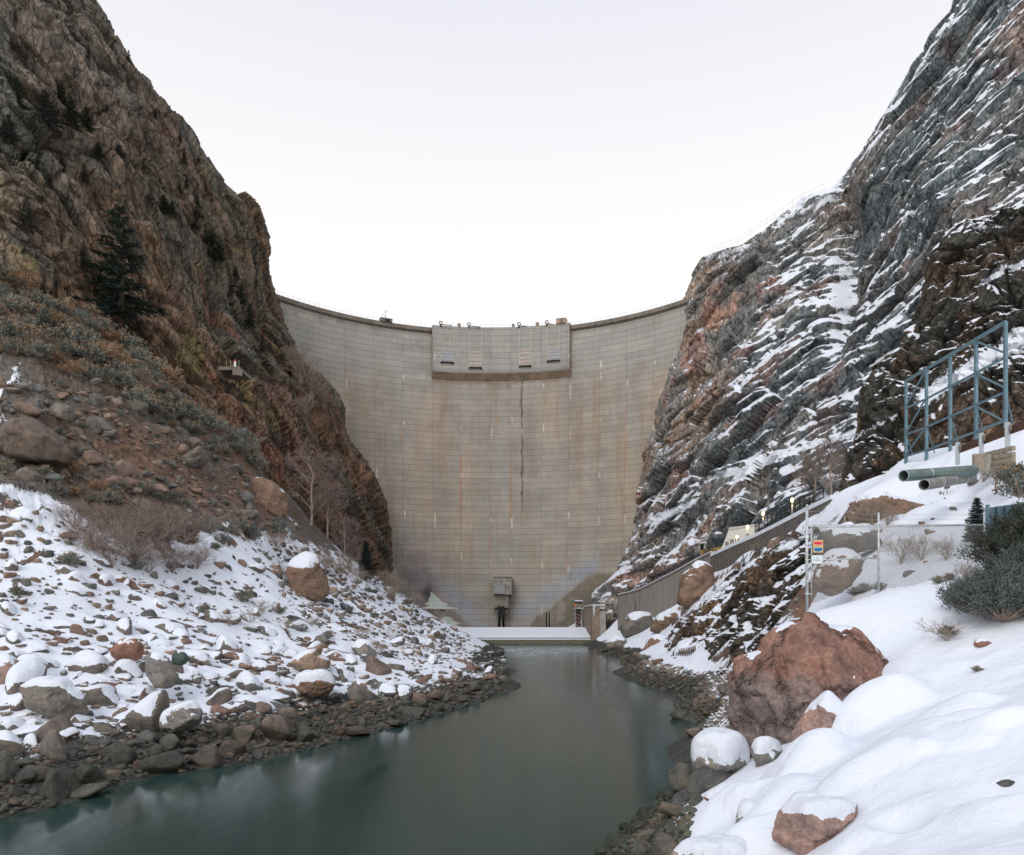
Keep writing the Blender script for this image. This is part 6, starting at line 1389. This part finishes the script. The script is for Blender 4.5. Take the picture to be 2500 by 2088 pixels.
def conifer(seed, nb=120, w_=.26, ragged=.35, snow=False, nl=26):
    r = np.random.default_rng(seed); mt = MB(); mt.tube([[0, 0, 0], [.01, 0, .5], [0, 0, 1]], [.022, .013, .002], 7); Vl, Ql, Vs, Qs = [], [], [], []; mb = MB()
    for i in range(nb):
        z = .07 + .92 * (i + r.random()) / nb; L = w_ * (1 - z) ** .75 * r.uniform(1 - ragged, 1.1) + .015; a_ = i * 2.4 + r.normal() * .3
        d = np.array([math.cos(a_), math.sin(a_), -.18 + .45 * z]); p0 = np.array([0, 0, z]); p1 = p0 + d * L; p1[2] += .12 * L
        mb.tube([p0, p1], [.005, .002], 3, False)
        k_ = int(nl * (.4 + L / w_))
        for j in range(k_):
            t = r.uniform(.12, 1.0); c_ = p0 + (p1 - p0) * t; sd = np.array([-math.sin(a_), math.cos(a_), 0]) * r.choice([-1, 1]); a2 = sd * .75 + d * .6 + np.array([0, 0, r.normal() * .28]); a2 /= np.linalg.norm(a2)
            s = .060 * (1.15 - .5 * t) * (.5 + L / w_) * r.uniform(.7, 1.2); b_ = np.cross(a2, [0, 0, 1] + r.normal(size=3) * .5); b_ /= np.linalg.norm(b_); k = len(Vl); wd = s * .13
            Vl += [c_ - b_ * wd, c_ + b_ * wd, c_ + a2 * s + b_ * wd * .3, c_ + a2 * s - b_ * wd * .3]; Ql.append([k, k + 1, k + 2, k + 3])
            if snow and r.random() < .20:
                k = len(Vs); o_ = np.array([0, 0, .006]); e1_ = np.array([r.normal(), r.normal(), 0]); e1_ /= np.linalg.norm(e1_); e2_ = np.cross(e1_, [0, 0, 1]); q_ = s * .45
                Vs += [c_ + o_ - e1_ * q_, c_ + o_ - e2_ * q_ * .6, c_ + o_ + e1_ * q_, c_ + o_ + e2_ * q_ * .6]; Qs.append([k, k + 1, k + 2, k + 3])
    res = [npmesh('trunk', np.concatenate(mt.v), [np.concatenate(mt.q), np.concatenate(mt.t)], M['bark']), npmesh('limbs', np.concatenate(mb.v), np.concatenate(mb.q), M['bark'], False), npmesh('crown', np.array(Vl), np.array(Ql), M['needle'], False)]
    if snow: res.append(npmesh('snow_tufts', np.array(Vs), np.array(Qs), M['snow'], False))
    return res
CF = [conifer(900, 62, .30, .75, nl=46), conifer(901, 90, .30, .5), conifer(902, 90, .36, .6), conifer(903, 150, .22, .15, True, 40)]
def plant(name, meshes, loc, h_, label, cat, group=None, rz=None, sx=1.0):
    o = empty(name, tuple(loc), rng.uniform(0, 6.28) if rz is None else rz); o.scale = (h_ * sx, h_ * sx, h_)
    for m_ in meshes:
        if m_ is not None: obj(m_.name.split('.')[0], m_, o)
    return tag(o, label, cat, group)
def tree_on_cliff(fn, u, vb, vt, k, label, group=None, dY=-.8, sx=1.0, name='pine_tree', cat='tree'):
    p = fn(u, vb); p = at(u, vb, p[1] + dY); h_ = (vb - vt) / F * p[1]; return plant(name, CF[k], p, h_, label, cat, group, sx=sx)
tree_on_cliff(onL, 295, 815, 500, 0, 'tallest dark fir rooted in a rock cleft above the left brush slope', dY=-5, sx=1.15)
tree_on_cliff(onL, 205, 445, 398, 1, 'small dark conical fir on the lichen ledge in the left wall')
tree_on_cliff(onL, 205, 660, 590, 1, 'dark slender fir left of the tallest fir on the left wall')
tree_on_cliff(onL, 314, 160, 122, 1, 'lone tiny pine standing against the sky on the left skyline', dY=2)
tree_on_cliff(onL, 65, 570, 480, 2, 'ragged bush-like fir at the left edge above the brush slope', sx=1.1)
for (u, vb, vt) in ((60, 400, 300), (40, 260, 190), (150, 260, 205), (175, 310, 240), (210, 330, 262), (110, 310, 220), (240, 385, 345), (290, 400, 350), (20, 350, 280), (150, 420, 385)):
    tree_on_cliff(onL, u, vb, vt, 2, 'dark bushy pine crowded on the upper left ledge', 'bushy pines on the upper left ledge', sx=1.5)
for (u, vb, vt, sx) in ((480, 530, 470, 1.1), (475, 560, 510, 1.), (510, 600, 530, 1.2), (530, 640, 560, 1.2), (400, 520, 475, 1.6), (420, 525, 490, 1.5), (455, 460, 430, 1), (440, 350, 322, 1), (450, 400, 365, 1), (485, 405, 380, 1.2), (560, 720, 660, 1.2), (590, 750, 690, 1.2), (610, 800, 740, 1.1), (575, 690, 650, 1.2), (345, 205, 185, 1.1), (380, 290, 265, 1), (215, 145, 118, 1), (640, 860, 815, 1), (690, 840, 810, 1)):
    tree_on_cliff(onL, u, vb, vt, 1, 'small dark green pine growing in a cleft of the left wall', 'small pines in clefts of the left wall', sx=sx)
p = hit(893, 1418, 100, 200); plant('spruce_tree', CF[3], p, 100 / F * p[1], 'green spruce dusted with snow at the foot of the left wall', 'tree', sx=.95)
# brush slope: sagebrush belt
def belt(poly, n_, smin, smax, kinds, name, label, cat, group, sep=.5, zoff=-.05, hmul=1.0):
    global CAND; old = CAND; CAND = []; scatter(poly, n_, smin, smax, 'x', 1.3, sep); r_ = CAND; CAND = old
    for (u, v, s, _, h_) in r_:
        if blocked(u, v, s) and v > 1000: continue
        k = kinds[rng.integers(0, len(kinds))]; rad = s * h_[1] / F / 2 * hmul; plant(name, k, h_ + [0, 0, zoff], rad, label, cat, group)
SGt = SG + [sage(760, 50, 22, .8, .075, 'sagebrown', 'sagebrown'), sage(761, 70, 24, 1.0, .06, 'sage', 'sage'), sage(762, 44, 10, .9, .06, 'sagebrown', 'sage')]
belt([(-20, 690), (80, 700), (170, 760), (260, 830), (330, 880), (420, 960), (520, 1040), (640, 1110), (690, 1160), (600, 1150), (480, 1090), (380, 1040), (260, 960), (120, 900), (-20, 870)], 165, 26, 96, SGt, 'sagebrush', 'grey-green sagebrush in the dense belt under the left rock wall', 'bush', 'sagebrush belt under the left wall', .20, -.05, 1.35)
belt([(0, 1120), (180, 1100), (260, 1180), (420, 1220), (560, 1300), (660, 1290), (720, 1330), (500, 1350), (330, 1320), (190, 1230), (0, 1190)], 42, 28, 58, SGt, 'sagebrush', 'rusty sagebrush on the brown edge above the left snow', 'bush', 'sagebrush above the left snow edge', .34, -.05, 1.4)
belt([(300, 1010), (520, 1120), (480, 1180), (200, 1080), (100, 960)], 16, 24, 44, SGt, 'sagebrush', 'lone sagebrush among the talus stones', 'bush', 'sagebrush on the talus', .6)
belt([(760, 1360), (960, 1420), (1100, 1520), (900, 1520), (780, 1480)], 30, 16, 34, SGt, 'sagebrush', 'small grey shrub in the snow of the far left bank', 'bush', 'shrubs on the far left bank', .6)
for (u, v, s, lb) in ((172, 1385, 62, 'round olive sagebrush alone on the snow at the left'), (500, 1500, 46, 'brown tipped shrub alone on the snow in the middle of the left bank'), (330, 1395, 52, 'orange-brown shrub under the big bare thicket'),
                      (590, 1470, 50, 'orange dry shrub right of the bare thicket'), (680, 1500, 40, 'grey shrub below the cone-shaped boulder'), (40, 1455, 40, 'frosted grey shrub on a boulder at the left edge'), (800, 1560, 34, 'dark shrub on the snow below the cone boulder')):
    plant('sagebrush', SG[rng.integers(0, 5)], hit(u, v), s * hit(u, v)[1] / F / 2 * 1.25, lb, 'bush')
# bare thickets
def th_(u, v, hpx, k, mats, name, label, cat, group=None, sx=1.3, loc=None):
    p = hit(u, v) if loc is None else loc; return plant(name, [mats[k % len(mats)]], p - np.array([0, 0, .1]), hpx / F * p[1], label, cat, group, sx=sx)
for i, (u, v, hp) in enumerate(((270, 1390, 150), (330, 1370, 170), (400, 1350, 160), (450, 1330, 120), (360, 1400, 120), (230, 1350, 130), (300, 1330, 140), (420, 1400, 110), (180, 1290, 90), (480, 1390, 90), (250, 1300, 110), (380, 1290, 110))):
    th_(u, v, hp * .82, i, TBm, 'bare_shrub', 'leafless brown shrub in the big thicket on the left bank', 'shrub', 'leafless thicket on the left bank', 1.35)
for i, (u, v, hp, cf_) in enumerate(((735, 940, 90, 1), (760, 975, 90, 1), (790, 1000, 70, 1), (720, 900, 60, 1), (745, 1010, 60, 1), (700, 880, 40, 1))):
    p = onL(u, v); p = at(u, v, p[1] - 1.5); plant('bare_shrub', [TBp[i % 5]], p, hp / F * p[1], 'pale leafless shrub on the ledge high against the dam', 'shrub', 'pale shrubs on the ledge beside the dam', sx=1.0)
for i, (u, v, hp) in enumerate(((760, 1300, 200), (700, 1310, 120), (800, 1340, 150), (840, 1380, 120), (720, 1340, 110), (860, 1410, 80), (660, 1310, 90))):
    p = at(u, v, 150 + i * 2.); plant('bare_tree', BT[i % 3], p, hp / F * p[1], 'slim pale leafless tree at the foot of the left wall', 'tree', 'leafless trees at the foot of the left wall', sx=1.2)
for i, (u, v, hp) in enumerate(((680, 1350, 60), (740, 1390, 70), (790, 1400, 70), (830, 1420, 80), (870, 1430, 60), (940, 1440, 60), (970, 1450, 55), (960, 1470, 50), (1010, 1480, 40), (700, 1420, 50), (1075, 1520, 34))):
    th_(u, v, hp, i, TBp, 'bare_shrub', 'pale leafless shrub along the foot of the left wall', 'shrub', 'leafless shrubs along the foot of the left wall', 1.1)
for i, (u, v, hp) in enumerate(((610, 1520, 50), (640, 1500, 46), (960, 1560, 40), (1000, 1600, 36), (930, 1600, 40), (1040, 1590, 34), (880, 1560, 40), (560, 1530, 40), (760, 1530, 36), (1060, 1620, 24), (700, 1540, 40))):
    th_(u, v, hp, i, TW, 'dry_grass', 'tuft of pale dry twigs standing in the left snow', 'twigs', 'dry twigs in the left snow', 1.5)
# right bank plants
for (u, v, s, kk, lb) in ((2450, 1520, 190, 'b', 'large grey-green sagebrush at the right edge, leaning over the snow'), (2380, 1490, 120, 'b', 'grey-green sagebrush left of the largest bush at the right edge'), (2500, 1440, 150, 'b', 'sagebrush cut by the right edge behind the largest bush')):
    p = hit(u, v); plant('sagebrush', SGbig[u % 2], p, s / F * p[1] * .75, lb, 'bush', sx=1.0)
DB = sage(770, 240, 70, .85, .036, 'darkbush', 'darkbush')
for (u, v, s, lb) in ((2492, 1400, 150, 'dark tall bush in front of the corrugated fence'), (2535, 1330, 130, 'dark bush at the right edge above the corrugated fence')):
    p = at(u, v, 25.5); plant('dark_bush', DB, p, s / F * p[1] * .9, lb, 'bush')
for (u, v, s, lb) in ((2490, 1215, 110, 'brown scrub above the dark bushes at the right edge'), (2460, 1180, 70, 'small brown scrub beside the timber crib')):
    p = at(u, v, 36.); plant('sagebrush', SG[2], p, s / F * p[1] * .8, lb, 'bush')
th_(2312, 1560, 66, 0, TW, 'twiggy_shrub', 'low twiggy dark shrub alone on the snow left of the right-hand bushes', 'shrub', None, 1.5); 
p = hit(2312, 1556); plant('sagebrush', SG[1], p, 30 / F * p[1], 'small flattened sage inside the twiggy shrub on the right snow', 'bush')
p = hit(2385, 1640); plant('sagebrush', SG[3], p, 17 / F * p[1], 'small half-buried shrub below the right-hand bushes', 'bush')
for i, (u, v, s) in enumerate(((2110, 1448, 26), (2150, 1444, 24), (2085, 1455, 22), (2290, 1425, 22), (2320, 1418, 20))):
    p = hit(u, v); plant('sagebrush', SG[i % 5], p, s / F * p[1], 'small dry sage at the foot of the chain-link fence', 'bush', 'sage at the foot of the fence')
p = at(2385, 1330, 34.); plant('spruce_tree', CF[3], p, 115 / F * 34, 'young snowy spruce behind the end of the chain-link fence', 'tree', sx=1.3)
for i, (u, v, hp, Y) in enumerate(((2130, 1290, 90, 50.), (2105, 1300, 60, 50.), (2165, 1290, 60, 50.), (2400, 1180, 50, 44.), (2350, 1430, 70, 27.), (2200, 1380, 80, 38.), (2250, 1370, 80, 37.), (2310, 1370, 70, 36.))):
    p = at(u, v, Y); g_ = hit(u, v); p = g_ if abs(g_[1] - Y) < 15 else p; plant('bare_shrub', [TBp[i % 5]], p, hp / F * p[1], 'pale leafless shrub on the slope behind the fence', 'shrub', 'leafless shrubs behind the fence', sx=1.0)
for i, (u, v, hp, Y) in enumerate(((1990, 1240, 140, 112.), (2030, 1225, 150, 110.), (2060, 1215, 110, 105.))):
    p = at(u, v, Y); plant('bare_tree', BT[i % 3], p, hp / F * p[1], 'pale leafless tree by the road below the dark spur', 'tree', 'leafless trees below the dark spur', sx=1.2)
for (u, v, hp, lb) in ((1815, 1385, 30, 'small dark fir on the snow slope below the lamps'), (1745, 1490, 62, 'green juniper on the crag below the retaining wall')):
    p = hit(u, v, 60, 140); plant('juniper', CF[1], p, hp / F * p[1], lb, 'tree', sx=1.3)
for (u, v, s) in ((1850, 1350, 26), (1760, 1385, 24), (1735, 1400, 24)):
    p = hit(u, v, 60, 150); plant('sagebrush', SG[1], p, s / F * p[1], 'small shrub on the snow below the stone wall', 'bush', 'shrubs below the stone wall')
for (u, v, r_, d_) in ((2468, 1925, .42, -.16), (2196, 2000, .36, -.22), (2350, 1770, .5, -.1), (1990, 2075, .6, -.12), (2380, 1590, .4, -.1), (2310, 1560, .6, -.08)):
    h_ = hit(u, v); DRIFT.append((h_[0], h_[1], r_ * 1.6, d_))      # melt hollows round stones and stems
# snow drifts against the rocks: lift the ground sheet behind each rock that lies in snow
gm_ = bpy.data.objects['ground'].data; co = np.empty(NR * NC * 3, dtype=np.float32); gm_.vertices.foreach_get('co', co); co = co.reshape(NR, NC, 3)
for (dx_, dy_, rr_, hh_) in DRIFT:
    i0, i1 = np.searchsorted(yy, [dy_ - rr_, dy_ + rr_]); 
    if i1 <= i0: continue
    sx_ = co[i0:i1, :, 0]; sy_ = co[i0:i1, :, 1]; r2 = ((sx_ - dx_) ** 2 + (sy_ - dy_) ** 2) / rr_ ** 2
    co[i0:i1, :, 2] += (hh_ * np.where(r2 < 1, (1 - np.clip(r2, 0, 1)) ** 1.6, 0)).astype(np.float32)
gm_.vertices.foreach_set('co', co.ravel()); gm_.update()
